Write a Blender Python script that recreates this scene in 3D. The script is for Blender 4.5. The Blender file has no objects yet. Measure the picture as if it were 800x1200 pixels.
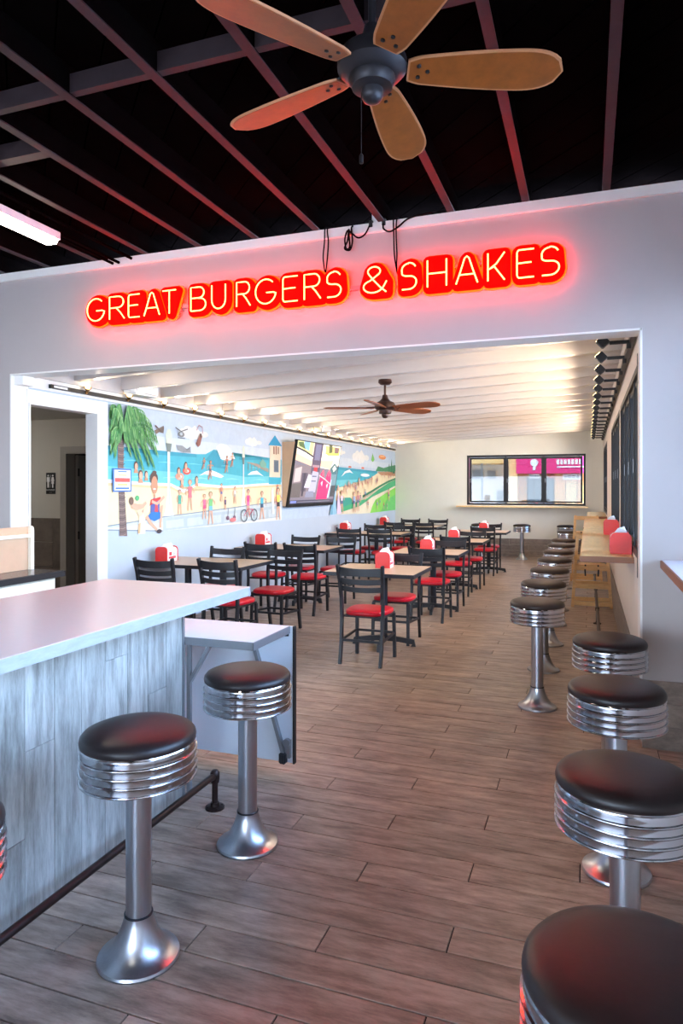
import bpy, bmesh, math, random
from math import sin, cos, pi, radians
from mathutils import Vector, Matrix
random.seed(7)
SC = bpy.context.scene
COL = SC.collection

# ------------------------------------------------------------ camera, exposure, sky, sun
cam_d = bpy.data.cameras.new('camera')
cam = bpy.data.objects.new('camera', cam_d); COL.objects.link(cam); SC.camera = cam
cam_d.sensor_fit = 'HORIZONTAL'; cam_d.sensor_width = 36; cam_d.lens = 36.0
cam_d.clip_start = 0.05; cam_d.clip_end = 200
cam.location = (0, 0, 1.6)
cam.rotation_euler = (pi/2, 0, math.atan2(.3397, .9405))
cam_d.shift_y = -28/800.0
SC.view_settings.view_transform = 'Standard'
SC.view_settings.look = 'None'
SC.view_settings.exposure = 1.5
SC.view_settings.gamma = 1.0
SC.view_settings.use_curve_mapping = False
try:
    SC.cycles.max_bounces = 10; SC.cycles.diffuse_bounces = 5; SC.cycles.glossy_bounces = 4
    SC.cycles.transparent_max_bounces = 16; SC.cycles.sample_clamp_indirect = 4.0
    SC.cycles.caustics_reflective = False; SC.cycles.caustics_refractive = False
    SC.cycles.use_denoising = True
except Exception: pass

W = bpy.data.worlds.new('sky'); SC.world = W; W.use_nodes = True
nt = W.node_tree; nt.nodes.clear()
bg = nt.nodes.new('ShaderNodeBackground'); out = nt.nodes.new('ShaderNodeOutputWorld')
tc = nt.nodes.new('ShaderNodeTexCoord'); sep = nt.nodes.new('ShaderNodeSeparateXYZ')
rmp = nt.nodes.new('ShaderNodeValToRGB')
rmp.color_ramp.elements[0].position = 0.0; rmp.color_ramp.elements[0].color = (.68, .83, 1, 1)
rmp.color_ramp.elements[1].position = 0.7; rmp.color_ramp.elements[1].color = (.34, .57, 1, 1)
nt.links.new(tc.outputs['Generated'], sep.inputs[0]); nt.links.new(sep.outputs['Z'], rmp.inputs[0])
nt.links.new(rmp.outputs[0], bg.inputs[0]); bg.inputs[1].default_value = 7.6
nt.links.new(bg.outputs[0], out.inputs[0])
sun_d = bpy.data.lights.new('sun', 'SUN'); sun_d.energy = 8.0; sun_d.angle = .01; sun_d.color = (1, .95, .86)
sun = bpy.data.objects.new('sun', sun_d); COL.objects.link(sun)
sun.rotation_euler = (radians(33), 0, radians(-25))

def area(name, loc, rot, sx, sy, power, color=(1, 1, 1), portal=False):
    d = bpy.data.lights.new(name, 'AREA'); d.shape = 'RECTANGLE'; d.size = sx; d.size_y = sy
    d.energy = power; d.color = color
    o = bpy.data.objects.new(name, d); COL.objects.link(o); o.location = loc; o.rotation_euler = rot
    if portal: d.cycles.is_portal = True
    return o
# portals only guide sampling of the sky through the real window openings
area('window_portal', (.99, 2.42, 2.0), (0, pi/2, 0), 1.6, 4.15, 1, portal=True)
area('window_portal', (.47, 6.4, 1.78), (0, pi/2, 0), 1.3, 2.7, 1, portal=True)
area('window_portal', (.47, 9.4, 1.78), (0, pi/2, 0), 1.3, 2.7, 1, portal=True)
area('window_portal', (.47, 14.6, 1.78), (0, pi/2, 0), 1.3, 2.8, 1, portal=True)
area('window_portal', (-1.39, 16.6, 1.78), (-pi/2, 0, 0), 2.6, 1.15, 1, portal=True)
area('window_portal', (-3.0, -3.1, 1.4), (pi/2, 0, 0), 6.0, 1.6, 1, portal=True)

# ------------------------------------------------------------ materials
def rgb(r, g, b):
    f = lambda c: (c/255/12.92 if c/255 <= .04045 else ((c/255+.055)/1.055)**2.4)
    return (f(r), f(g), f(b), 1)
MATS = {}
def mat(name, col, rough=.5, metal=0.0, var=.0, scale=8, bump=0.0, stretch=(1, 1, 1), col2=None, emit=None, estr=0, spec=None, lo=.35, hi=.65, island=0.0, coat=0.0):
    m = bpy.data.materials.new(name); m.use_nodes = True
    n = m.node_tree.nodes; l = m.node_tree.links; b = n['Principled BSDF']
    b.inputs['Roughness'].default_value = rough; b.inputs['Metallic'].default_value = metal
    if spec is not None: b.inputs['Specular IOR Level'].default_value = spec
    if coat: b.inputs['Coat Weight'].default_value = coat; b.inputs['Coat Roughness'].default_value = .15
    geo = n.new('ShaderNodeNewGeometry'); oi = n.new('ShaderNodeObjectInfo')
    mp = n.new('ShaderNodeVectorMath'); mp.operation = 'MULTIPLY'; mp.inputs[1].default_value = stretch
    if island:
        ad = n.new('ShaderNodeMath'); ad.operation = 'ADD'
        l.new(oi.outputs['Random'], ad.inputs[0]); l.new(geo.outputs['Random Per Island'], ad.inputs[1])
        fr = n.new('ShaderNodeMath'); fr.operation = 'FRACT'; l.new(ad.outputs[0], fr.inputs[0])
        mu = n.new('ShaderNodeMath'); mu.operation = 'MULTIPLY'; mu.inputs[1].default_value = 37; l.new(fr.outputs[0], mu.inputs[0])
        av = n.new('ShaderNodeVectorMath'); av.operation = 'ADD'
        l.new(geo.outputs['Position'], av.inputs[0]); l.new(mu.outputs[0], av.inputs[1]); l.new(av.outputs[0], mp.inputs[0])
    else: l.new(geo.outputs['Position'], mp.inputs[0])
    nz = n.new('ShaderNodeTexNoise'); nz.inputs['Scale'].default_value = scale; nz.inputs['Detail'].default_value = 6
    nz.inputs['Roughness'].default_value = .72
    l.new(mp.outputs[0], nz.inputs['Vector'])
    if col2 is None: col2 = tuple(max(0, c*(1-var)) for c in col[:3])+(1,)
    r = n.new('ShaderNodeValToRGB'); r.color_ramp.elements[0].position = lo; r.color_ramp.elements[1].position = hi
    r.color_ramp.elements[0].color = col2; r.color_ramp.elements[1].color = col
    l.new(nz.outputs['Fac'], r.inputs[0]); last = r.outputs[0]
    if island:
        hs = n.new('ShaderNodeHueSaturation'); mr = n.new('ShaderNodeMapRange')
        mr.inputs['To Min'].default_value = 1-island; mr.inputs['To Max'].default_value = 1+island
        l.new(fr.outputs[0], mr.inputs['Value']); l.new(mr.outputs[0], hs.inputs['Value']); l.new(last, hs.inputs['Color']); last = hs.outputs[0]
    l.new(last, b.inputs['Base Color'])
    if bump:
        bp = n.new('ShaderNodeBump'); bp.inputs['Strength'].default_value = bump; bp.inputs['Distance'].default_value = .003
        l.new(nz.outputs['Fac'], bp.inputs['Height']); l.new(bp.outputs[0], b.inputs['Normal'])
    if emit is not None:
        b.inputs['Emission Color'].default_value = emit; b.inputs['Emission Strength'].default_value = estr
    MATS[name] = m; return m
def glassmat(name, tint=(.9, .95, 1, 1), refl=.08):
    m = bpy.data.materials.new(name); m.use_nodes = True; n = m.node_tree.nodes; l = m.node_tree.links; n.clear()
    t = n.new('ShaderNodeBsdfTransparent'); t.inputs[0].default_value = tint
    g = n.new('ShaderNodeBsdfGlossy'); g.inputs['Roughness'].default_value = .02
    x = n.new('ShaderNodeMixShader'); o = n.new('ShaderNodeOutputMaterial')
    lw = n.new('ShaderNodeFresnel'); lw.inputs[0].default_value = 1.45
    l.new(lw.outputs[0], x.inputs[0]); l.new(t.outputs[0], x.inputs[1]); l.new(g.outputs[0], x.inputs[2]); l.new(x.outputs[0], o.inputs[0]); return m

M_wall = mat('white_wall_paint', rgb(226, 224, 222), .6, var=.04, scale=2, bump=.05)
M_head = mat('grey_white_wall_paint', rgb(184, 176, 174), .6, var=.05, scale=1.5, bump=.05)
M_cream = mat('cream_wall_paint', rgb(232, 230, 218), .6, var=.04, scale=2, bump=.05)
M_rwall = mat('blush_white_wall_paint', rgb(236, 224, 216), .6, var=.04, scale=2)
M_pale = mat('pale_blue_wall_paint', rgb(190, 203, 216), .6, var=.04, scale=2)
M_trim = mat('white_trim_paint', rgb(238, 236, 232), .4, var=.03, scale=4)
M_ceil = mat('white_ceiling_paint', rgb(236, 230, 224), .6, var=.06, scale=3, stretch=(.3, 4, 1))
M_beam = mat('white_beam_paint', rgb(208, 202, 198), .5, var=.08, scale=4, stretch=(.3, 3, 3), bump=.1)
M_dark = mat('black_painted_boards', rgb(9, 6, 6), .8, var=.4, scale=4, bump=.2, spec=0)
M_rafe = mat('rafter_painted_light', rgb(50, 40, 43), .6, var=.3, scale=6, spec=.2)  # lighter tone paints in the light caught by rafter undersides
M_raft = mat('black_painted_rafter', rgb(10, 7, 7), .8, spec=0, var=.3, scale=6, bump=.2)
M_tile = mat('wood_look_tile', rgb(178, 156, 140), .36, col2=rgb(118, 100, 88), scale=3.0, stretch=(1.3, 6, 1), bump=.3, island=.12, lo=.36, hi=.64)
M_tiley = mat('wood_look_tile_along_wall', rgb(150, 136, 124), .4, col2=rgb(106, 92, 82), scale=3.2, stretch=(3, .9, 7), bump=.2, island=.08, lo=.3, hi=.72)
M_grout = mat('dark_grout', rgb(38, 31, 28), .9, var=.2, scale=30)
M_plank = mat('weathered_plank_tile', rgb(180, 182, 178), .5, col2=rgb(112, 112, 108), scale=5, stretch=(3, 4, .55), bump=.5, island=.10, lo=.3, hi=.62)
M_lam = mat('white_laminate', rgb(222, 210, 210), .28, var=.03, scale=30)
M_edge = mat('brushed_grey_edging', rgb(190, 200, 208), .38, .35, var=.15, scale=6, stretch=(2, 2, 9))
M_edge2 = mat('grey_metal_edging', rgb(150, 152, 156), .35, .6, var=.1, scale=6)
M_white = mat('white_panel_laminate', rgb(226, 236, 246), .35, var=.03, scale=6)
M_chrome = mat('polished_chrome', rgb(184, 184, 188), .14, 1.0, var=.04, scale=5)
M_steel = mat('brushed_aluminium', rgb(186, 188, 194), .30, 1.0, var=.10, scale=10, stretch=(8, 8, .4))
M_seat = mat('black_vinyl', rgb(34, 26, 26), .42, var=.25, scale=60, bump=.08, spec=.4)
M_brnseat = mat('brown_black_vinyl', rgb(58, 44, 38), .42, var=.25, scale=60, bump=.08, spec=.4)
M_red = mat('red_vinyl', rgb(204, 10, 38), .32, var=.1, scale=30, bump=.05)
M_blk = mat('black_metal', rgb(28, 31, 38), .42, var=.2, scale=20)
M_blk2 = mat('black_plastic', rgb(20, 20, 22), .5, var=.2, scale=20)
M_frame = mat('dark_bronze_frame', rgb(26, 25, 27), .45, .2, var=.15, scale=10)
M_pipe = mat('dark_iron_pipe', rgb(58, 44, 42), .4, .7, var=.4, scale=18, bump=.2)
M_ttop = mat('tan_wood_laminate', rgb(204, 172, 142), .35, var=.22, scale=5, stretch=(1, 10, 1))
M_butch = mat('butcher_block', rgb(250, 208, 142), .3, var=.22, scale=4, stretch=(8, .7, 1))
M_bedge = mat('brown_wood_edge', rgb(150, 92, 58), .45, var=.25, scale=6, stretch=(1, 1, 8))
M_pine = mat('blond_wood', rgb(232, 188, 128), .45, var=.22, scale=8, stretch=(1, 1, 6), bump=.1)
M_redp = mat('red_plastic', rgb(224, 44, 40), .35, var=.06, scale=20)
M_lab = mat('white_card', rgb(240, 238, 240), .5, var=.02)
M_paper = mat('white_napkin_paper', rgb(245, 245, 248), .8, var=.05, scale=60)
M_oak = mat('oak_fan_blade', rgb(134, 72, 24), .4, var=.3, scale=4, stretch=(3, 3, 1), bump=.1)
M_oakr = mat('pale_blade_edge', rgb(176, 120, 84), .45, var=.1)
M_chry = mat('cherry_fan_blade', rgb(160, 84, 44), .4, var=.3, scale=6)
M_fan = mat('dark_grey_fan_metal', rgb(46, 44, 48), .4, .5, var=.2, scale=8)
M_fan2 = mat('brown_bronze_fan_metal', rgb(70, 48, 42), .4, .5, var=.2, scale=8)
M_glass = glassmat('window_glass')
M_tint = glassmat('tinted_window_glass', (.28, .28, .27, 1))
M_corr = mat('corridor_wall_paint', rgb(196, 192, 182), .6, var=.05, scale=2)
M_wains = mat('brown_stone_tile', rgb(112, 100, 90), .5, var=.35, scale=5, bump=.2, island=.1)
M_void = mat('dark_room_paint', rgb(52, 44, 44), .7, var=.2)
M_door = mat('grey_door_paint', rgb(160, 156, 150), .5, var=.06, scale=3)
M_tan = mat('tan_board', rgb(206, 172, 140), .5, var=.1, scale=4)
M_creamp = mat('cream_plastic', rgb(238, 230, 212), .4, var=.03)
M_ctop = mat('dark_stone_worktop', rgb(62, 58, 60), .22, var=.25, scale=30)
M_neon = mat('neon_tube', rgb(255, 120, 60), .3, emit=(1.0, .055, .012, 1), estr=21)
M_nred = mat('red_acrylic', rgb(250, 4, 2), .8, spec=.05, var=.05, scale=9)
M_noran = mat('orange_acrylic', rgb(255, 96, 20), .35, var=.05, emit=(1, .014, .0, 1), estr=5)
M_clear = mat('grey_backing_board', rgb(150, 146, 150), .4, var=.06)
M_fluo = mat('fluorescent_tube', rgb(255, 255, 240), .4, emit=(1, .90, .74, 1), estr=13)
M_bulb = mat('warm_bulb', rgb(255, 220, 160), .4, emit=(1, .72, .34, 1), estr=9)
M_gold = mat('brass_lamp_head', rgb(140, 100, 56), .35, .7, var=.2)
M_cable = mat('black_cable', rgb(14, 8, 9), .9, spec=.05, var=.1)

# ------------------------------------------------------------ mesh helpers
def nb(): return bmesh.new()
def bx(bm, x0, x1, y0, y1, z0, z1, mx=None):
    vs = [bm.verts.new(v) for v in ((x0, y0, z0), (x1, y0, z0), (x1, y1, z0), (x0, y1, z0), (x0, y0, z1), (x1, y0, z1), (x1, y1, z1), (x0, y1, z1))]
    for f in ((0, 3, 2, 1), (4, 5, 6, 7), (0, 1, 5, 4), (1, 2, 6, 5), (2, 3, 7, 6), (3, 0, 4, 7)): bm.faces.new([vs[i] for i in f])
    if mx is not None:
        for v in vs: v.co = mx @ v.co
    return vs
def bvl(bm, w=.004, seg=2):
    bmesh.ops.bevel(bm, geom=list(bm.edges), offset=w, segments=seg, affect='EDGES', clamp_overlap=True)
def lathe(bm, prof, n=32, c=(0, 0, 0), mx=None):
    rings = []
    for r, z in prof:
        if r < 1e-5: rings.append([bm.verts.new((c[0], c[1], c[2]+z))])
        else: rings.append([bm.verts.new((c[0]+r*cos(2*pi*i/n), c[1]+r*sin(2*pi*i/n), c[2]+z)) for i in range(n)])
    for a, b in zip(rings, rings[1:]):
        if len(a) == 1 and len(b) == 1: continue
        for i in range(n):
            j = (i+1) % n
            if len(a) == 1: bm.faces.new((a[0], b[j], b[i]))
            elif len(b) == 1: bm.faces.new((a[i], a[j], b[0]))
            else: bm.faces.new((a[i], a[j], b[j], b[i]))
    if mx is not None:
        for r in rings:
            for v in r: v.co = mx @ v.co
def sweep(bm, pts, w, d=None, n=8, ref=(1, 0, 0), cap=True):
    """round (d None) or rectangular section w x d swept along pts"""
    pts = [Vector(p) for p in pts]; prev = None; rings = []
    for i, p in enumerate(pts):
        t = (pts[min(i+1, len(pts)-1)]-pts[max(i-1, 0)]).normalized()
        a = Vector(ref) if prev is None else prev
        a = (a-t*a.dot(t))
        if a.length < 1e-4: a = t.orthogonal()
        a.normalize(); b = t.cross(a); prev = a
        if d is None: rings.append([bm.verts.new(p+a*w*cos(2*pi*k/n)+b*w*sin(2*pi*k/n)) for k in range(n)])
        else: rings.append([bm.verts.new(p+a*(w/2*sx)+b*(d/2*sy)) for sx, sy in ((1, 1), (-1, 1), (-1, -1), (1, -1))])
    m = len(rings[0])
    for a, b in zip(rings, rings[1:]):
        for k in range(m): bm.faces.new((a[k], a[(k+1) % m], b[(k+1) % m], b[k]))
    if cap: bm.faces.new(rings[0][::-1]); bm.faces.new(rings[-1])
def prism(bm, poly, fn, t0, t1):
    """poly 2-D, fn(u,v,t)->3-D"""
    a = [bm.verts.new(fn(u, v, t0)) for u, v in poly]; b = [bm.verts.new(fn(u, v, t1)) for u, v in poly]
    bm.faces.new(a); bm.faces.new(b[::-1]); k = len(poly)
    for i in range(k): bm.faces.new((a[i], b[i], b[(i+1) % k], a[(i+1) % k]))
def obj(name, bm, m, parent=None, smooth=False, loc=None, kind=None, label=None):
    bmesh.ops.recalc_face_normals(bm, faces=bm.faces)
    me = bpy.data.meshes.new(name); bm.to_mesh(me); bm.free()
    for x in (m if isinstance(m, (list, tuple)) else [m]): me.materials.append(x)
    if smooth:
        for p in me.polygons: p.use_smooth = True
        try: me.set_sharp_from_angle(angle=radians(38))
        except Exception: pass
    o = bpy.data.objects.new(name, me); COL.objects.link(o)
    if parent is not None: o.parent = parent
    if loc: o.location = loc
    if kind: o['kind'] = kind
    if label: o['label'] = label
    return o
def share(name, src, parent, loc=(0, 0, 0), rot=(0, 0, 0)):
    o = bpy.data.objects.new(name, src.data); COL.objects.link(o); o.parent = parent; o.location = loc; o.rotation_euler = rot; return o
def thing(name, label, cat, loc=(0, 0, 0), rz=0, group=None):
    o = bpy.data.objects.new(name, None); COL.objects.link(o); o.empty_display_size = .1
    o.location = loc; o.rotation_euler = (0, 0, rz); tag(o, label, cat, group); return o
def tag(o, label, cat, group=None):
    o['label'] = label; o['category'] = cat
    if group: o['group'] = group
    return o
def dup(root, loc, rz, label, group=None):
    r = root.copy(); COL.objects.link(r); r.location = loc; r.rotation_euler = (0, 0, rz); r['label'] = label
    if group: r['group'] = group
    for ch in list(root.children):
        c = ch.copy(); COL.objects.link(c); c.parent = r
        for g in ch.children:
            d = g.copy(); COL.objects.link(d); d.parent = c
    return r
def box(name, x0, x1, y0, y1, z0, z1, m, parent=None, kind=None, bev=0, label=None):
    bm = nb(); bx(bm, x0, x1, y0, y1, z0, z1)
    if bev: bvl(bm, bev)
    return obj(name, bm, m, parent, kind=kind, label=label)

XR = .32           # right wall of the dining room
YH = 4.6           # front of the header wall
HT = .19           # its thickness
YF = 16.4          # far wall
# left wall line, slightly out of square
LA = Vector((-4.72, 4.6)); LB = Vector((-4.50, 16.4)); LT = (LB-LA).normalized(); LN = Vector((LT.y, -LT.x))
LANG = math.atan2(LT.y, LT.x)-pi/2
def LW(s, z, d=0): p = LA+LT*s+LN*d; return Vector((p.x, p.y, z))
def leftbox(bm, s0, s1, z0, z1, d0, d1):
    vs = bx(bm, s0, s1, d0, d1, z0, z1)
    for v in vs: v.co = LW(v.co.x, v.co.z, v.co.y)
    return vs
def ceil_z(x): return 2.90+(x-XR)*.045   # underside of the beams' deck minus depth handled by callers

# ------------------------------------------------------------ floor
fl = box('floor', -9.3, 1.2, -3.4, 16.9, -.10, -.006, M_grout, kind='structure')
PW, PL, GAP = .15, 1.28, .005
def plankbm(x0, x1, y0, y1, rnd=0):
    bm = nb(); bx(bm, x0, x1, y0, y1, -.006, 0); return bm
rows = []
cands = []
i0 = int((-3.0-2.335)/PW)-1
for i in range(i0, int((YF-2.335)/PW)+2):
    y0 = 2.335+i*PW; xo = -.46+.427*i
    x = xo-math.floor((xo+5.0)/PL)*PL-PL
    while x < 1.2:
        a, b = max(x, -5.2), min(x+PL, 1.2)
        if y0+PW < YF+.05 and b-a > .03: cands.append((a, b, y0))
        x += PL
def seen(a, b, y):
    for xx in (a, (a+b)/2, b):
        D = -xx*.3397+y*.9405
        if D > .9 and -.62 < (xx*.9405+y*.3397)/D < .62 and 1.28/D*1.25 < 1.0: return True
    return False
vis = sorted([c for c in cands if seen(*c)], key=lambda c: c[2])
near = set(vis[:295]); farp = nb(); full = None
for c in cands:
    a, b, y = c; z = random.uniform(-.0006, .0004)
    if c in near:
        if abs((b-a)-PL) < 1e-4:
            if full is None:
                bm = nb(); bx(bm, GAP/2, PL-GAP/2, GAP/2, PW-GAP/2, -.008, 0); bvl(bm, .0012, 1)
                full = obj('floor_plank', bm, M_tile, fl); full.location = (a, y, z)
            else: share('floor_plank', full, fl, (a, y, z))
        else:
            bm = nb(); bx(bm, GAP/2, b-a-GAP/2, GAP/2, PW-GAP/2, -.008, 0); bvl(bm, .0012, 1)
            obj('floor_plank', bm, M_tile, fl, loc=(a, y, z))
    else: bx(farp, a+GAP/2, b-GAP/2, y+GAP/2, y+PW-GAP/2, -.008, z)
bx(farp, -9.2, -5.21, -3.2, 8.6, -.008, -.001)
obj('floor_planks', farp, M_tile, fl, kind='stuff')

# ------------------------------------------------------------ header wall with the wide opening
zt = 2.59; ztop = 3.45; xl = -4.72; xr = .313
wh = nb()
bx(wh, -9.2, xl, YH, YH+HT, 0, ztop)
bx(wh, xr, .99, YH, YH+HT, 0, ztop)
bx(wh, xl, xr, YH, YH+HT, zt, ztop)
wall_h = obj('wall_middle', wh, M_head, kind='structure')
box('cap_trim', -9.2, .99, YH-.025, YH+HT+.02, ztop-.055, ztop+.01, M_trim, wall_h)
box('jamb_lining', xl-.001, xl+.012, YH-.002, YH+HT+.002, 0, zt, M_trim, wall_h)
box('soffit_lining', xl, xr, YH-.002, YH+HT+.002, zt-.012, zt+.001, M_trim, wall_h)
box('jamb_corner', xr-.012, xr+.002, YH-.002, YH+HT+.002, .42, zt, M_trim, wall_h)
bk = nb(); bx(bk, xl+.012, xl+.11, YH+.03, YH+HT-.03, zt-.09, zt-.012); obj('corner_bracket', bk, M_trim, wall_h)
def tiles(parent, p0, p1, rows_, nrm, zb=0, L=1.2, th=.012, nm='skirting_tile', h=.14):
    p0 = Vector(p0); p1 = Vector(p1); T = (p1-p0); n = T.length; T.normalize(); N = Vector(nrm)
    for r in range(rows_):
        s = -(r*.43 % L)
        while s < n:
            a, b = max(0, s)+.0015, min(n, s+L)-.0015
            if b-a > .03:
                bm = nb(); vs = bx(bm, a, b, 0, th, zb+r*h+.0015, zb+(r+1)*h-.0015)
                for v in vs:
                    q = p0+T*v.co.x+N*v.co.y; v.co = Vector((q.x, q.y, v.co.z))
                obj(nm, bm, M_tiley, parent)
            s += L
tiles(wall_h, (xr, YH), (.85, YH), 3, (0, -1))

# rooms' other walls
rw = nb()
wins = [(5.0, 7.78), (8.0, 10.8), (13.1, 16.05)]; wz0, wz1 = 1.11, 2.46
y = YH+HT
for a, b in wins:
    bx(rw, XR, XR+.14, y, a, 0, 3.05); bx(rw, XR, XR+.14, a, b, 0, wz0); bx(rw, XR, XR+.14, a, b, wz1, 3.05); y = b
bx(rw, XR, XR+.14, y, YF+.14, 0, 3.05)
wall_r = obj('wall_right', rw, M_rwall, kind='structure')
tiles(wall_r, (XR, YH+HT), (XR, YF-.02), 3, (-1, 0))
fw = nb(); fx0, fx1, fz0, fz1 = -2.73, -.055, 1.2, 2.38
bx(fw, -4.72, fx0, YF, YF+.14, 0, 3.05); bx(fw, fx1, XR, YF, YF+.14, 0, 3.05)
bx(fw, fx0, fx1, YF, YF+.14, 0, fz0); bx(fw, fx0, fx1, YF, YF+.14, fz1, 3.05)
wall_f = obj('wall_far', fw, M_cream, kind='structure')
tiles(wall_f, (-4.48, YF), (XR-.014, YF), 3, (0, -1))
lw = nb(); ds0, ds1, dz = .20, 1.09, 2.365     # cased opening in the left wall
leftbox(lw, HT-.02, ds0, 0, 3.05, -.13, 0); leftbox(lw, ds0, ds1, dz, 3.05, -.13, 0); leftbox(lw, ds1, 11.8, 0, 3.05, -.13, 0)
wall_l = obj('wall_left', lw, M_pale, kind='structure')
# casing
cs = nb(); leftbox(cs, ds1, ds1+.14, 0, dz+.12, 0, .018); leftbox(cs, ds0-.03, ds1, dz, dz+.12, 0, .018)
leftbox(cs, ds1-.012, ds1+.001, 0, dz, -.132, .018); leftbox(cs, ds0, ds1-.012, dz-.012, dz+.001, -.132, .018); leftbox(cs, ds0-.001, ds0+.012, 0, dz-.012, -.132, .018)
obj('trim_1', cs, M_trim, kind='structure')
# corridor beyond the cased opening
co = nb()
bx(co, -8.2, -6.16, 6.9, 7.02, 0, 2.5); bx(co, -5.1, -4.80, 6.9, 7.02, 0, 2.5); bx(co, -6.16, -5.1, 6.9, 7.02, 2.03, 2.5)
bx(co, -8.3, -8.2, 4.79, 7.02, 0, 2.5)
corr = obj('wall_corridor', co, M_corr, kind='structure')
for r in range(4):
    for q in range(7):
        x0 = -8.2+q*.305
        if x0+.3 > -6.24: continue
        box('wainscot_tile', x0+.002, x0+.303, 6.885, 6.9, .305*r+.002, .305*(r+1)-.002, M_wains, corr)
box('wainscot_tile', -6.37+.002, -6.245, 6.885, 6.9, .002, 1.218, M_wains, corr)
box('ceiling_3', -8.3, -4.80, 4.79, 8.6, 2.47, 2.5, M_corr, kind='structure')
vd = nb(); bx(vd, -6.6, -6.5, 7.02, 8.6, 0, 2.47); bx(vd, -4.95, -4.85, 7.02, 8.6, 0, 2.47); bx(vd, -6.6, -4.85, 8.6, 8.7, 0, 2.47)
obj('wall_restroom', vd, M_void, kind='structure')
d1 = nb(); bx(d1, -6.24, -6.15, 6.87, 7.03, 0, 2.12); bx(d1, -5.11, -5.03, 6.87, 7.03, 0, 2.12); bx(d1, -6.15, -5.11, 6.87, 7.03, 2.03, 2.12)
door1 = obj('door_1', d1, M_door, kind='structure')
lf = nb(); bx(lf, -6.145, -6.10, 7.03, 7.9, .01, 2.02); bvl(lf, .003, 1); leaf = obj('door_leaf', lf, M_door, door1)
for z in (.25, 1.0, 1.8):
    h = nb(); lathe(h, [(0, -.05), (.012, -.05), (.012, .05), (0, .05)], 10, (-6.095, 7.035, z)); obj('hinge', h, M_blk, door1, smooth=True)
h = nb(); sweep(h, [(-6.10, 7.80, .98), (-6.05, 7.80, .98), (-6.05, 7.70, .98)], .01); obj('door_handle', h, M_blk, door1, smooth=True)
# dim restroom: a basin on the wall
t = thing('wash_basin', 'dark wash basin half seen through the restroom doorway', 'sink', (-5.6, 8.4, 0))
b = nb(); lathe(b, [(0, .66), (.12, .68), (.2, .75), (.22, .83), (.2, .84), (.17, .80), (.08, .75), (0, .74)], 24); obj('bowl', b, M_void, t, smooth=True)
b = nb(); lathe(b, [(0, 0), (.12, 0), (.09, .05), (.07, .4), (.09, .68), (0, .68)], 16); obj('pedestal', b, M_void, t, smooth=True)

# unseen lamp added to brighten the dark corridor
t = thing('added_corridor_light', 'unseen round white lamp added to brighten the restroom corridor beyond the left doorway', 'light', (-7.0, 5.6, 2.40))
b = nb(); lathe(b, [(0, .07), (.16, .07), (.16, .05), (.12, .02), (.05, 0), (0, 0)], 24); obj('added_lamp_shade', b, mat('added_lamp_glow', rgb(250, 246, 236), .5, emit=(1, .93, .82, 1), estr=14), t, smooth=True)

# front room shell
box('wall_front_right', .99, 1.10, -3.1, YH+HT, 0, 1.2, M_wall, kind='structure')
b = nb(); bx(b, .99, 1.10, -3.1, YH+HT, 2.8, 3.75); bx(b, .99, 1.10, 4.5, YH+HT, 1.2, 2.8); bx(b, .99, 1.10, -3.1, .35, 1.2, 2.8)
obj('wall_front_right.001', b, M_wall, kind='structure')
box('wall_front_left', -9.3, -9.2, -3.1, YH+HT, 0, 3.75, M_wall, kind='structure')
b = nb(); bx(b, -9.2, -6, -3.2, -3.1, 0, 3.75); bx(b, 0, .99, -3.2, -3.1, 0, 3.75); bx(b, -6, 0, -3.2, -3.1, 0, .6); bx(b, -6, 0, -3.2, -3.1, 2.2, 3.75)
obj('wall_behind', b, M_wall, kind='structure')

# ------------------------------------------------------------ front room ceiling: black boards on rafters
def dep(x): return x
cb = box('ceiling', -9.3, 1.10, -3.2, YH+HT+.3, 3.66, 3.72, M_dark, kind='structure')
bd = nb(); c45 = Matrix.Rotation(radians(45), 4, 'Z')
k = -60
while k < 60:
    bm2 = nb(); bx(bm2, -9, 9, k*.2+.004, k*.2+.196, 3.605+random.uniform(0, .004), 3.65, Matrix.Translation((-4, .8, 0)) @ Matrix.Rotation(radians(-45), 4, 'Z'))
    for co_, no in (((-9.2, 0, 0), (-1, 0, 0)), ((1.0, 0, 0), (1, 0, 0)), ((0, -3.1, 0), (0, -1, 0)), ((0, YH+HT+.25, 0), (0, 1, 0))):
        bmesh.ops.bisect_plane(bm2, geom=list(bm2.verts)+list(bm2.edges)+list(bm2.faces), plane_co=co_, plane_no=no, clear_outer=True)
    mt = bpy.data.meshes.new('tmp'); bm2.to_mesh(mt); bm2.free(); bd.from_mesh(mt); bpy.data.meshes.remove(mt); k += 1
obj('ceiling_boards', bd, M_dark, cb, kind='stuff')
x = .106; rf = None
while x > -9.1:
    if rf is None:
        b = nb(); bx(b, -.022, .022, -3.1, YH+HT+.2, ztop+.016, 3.603); rf = obj('rafter', b, M_raft, cb); rf.location = (x, 0, 0)
        b = nb(); bx(b, -.024, .024, -3.1, YH+HT+.2, ztop+.010, ztop+.018); rfe = obj('rafter_lit_strip', b, M_rafe, rf)  # thin added strip carries the painted underside light
    else: share('rafter_lit_strip', rfe, share('rafter', rf, cb, (x, 0, 0)))
    x -= .4875
b = nb(); bx(b, -.024, .024, -3.1, YH+HT+.2, ztop+.012, 3.603); share('rafter_lit_strip', rfe, obj('rafter', b, M_raft, cb, loc=(.6, 0, 0)))
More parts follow.
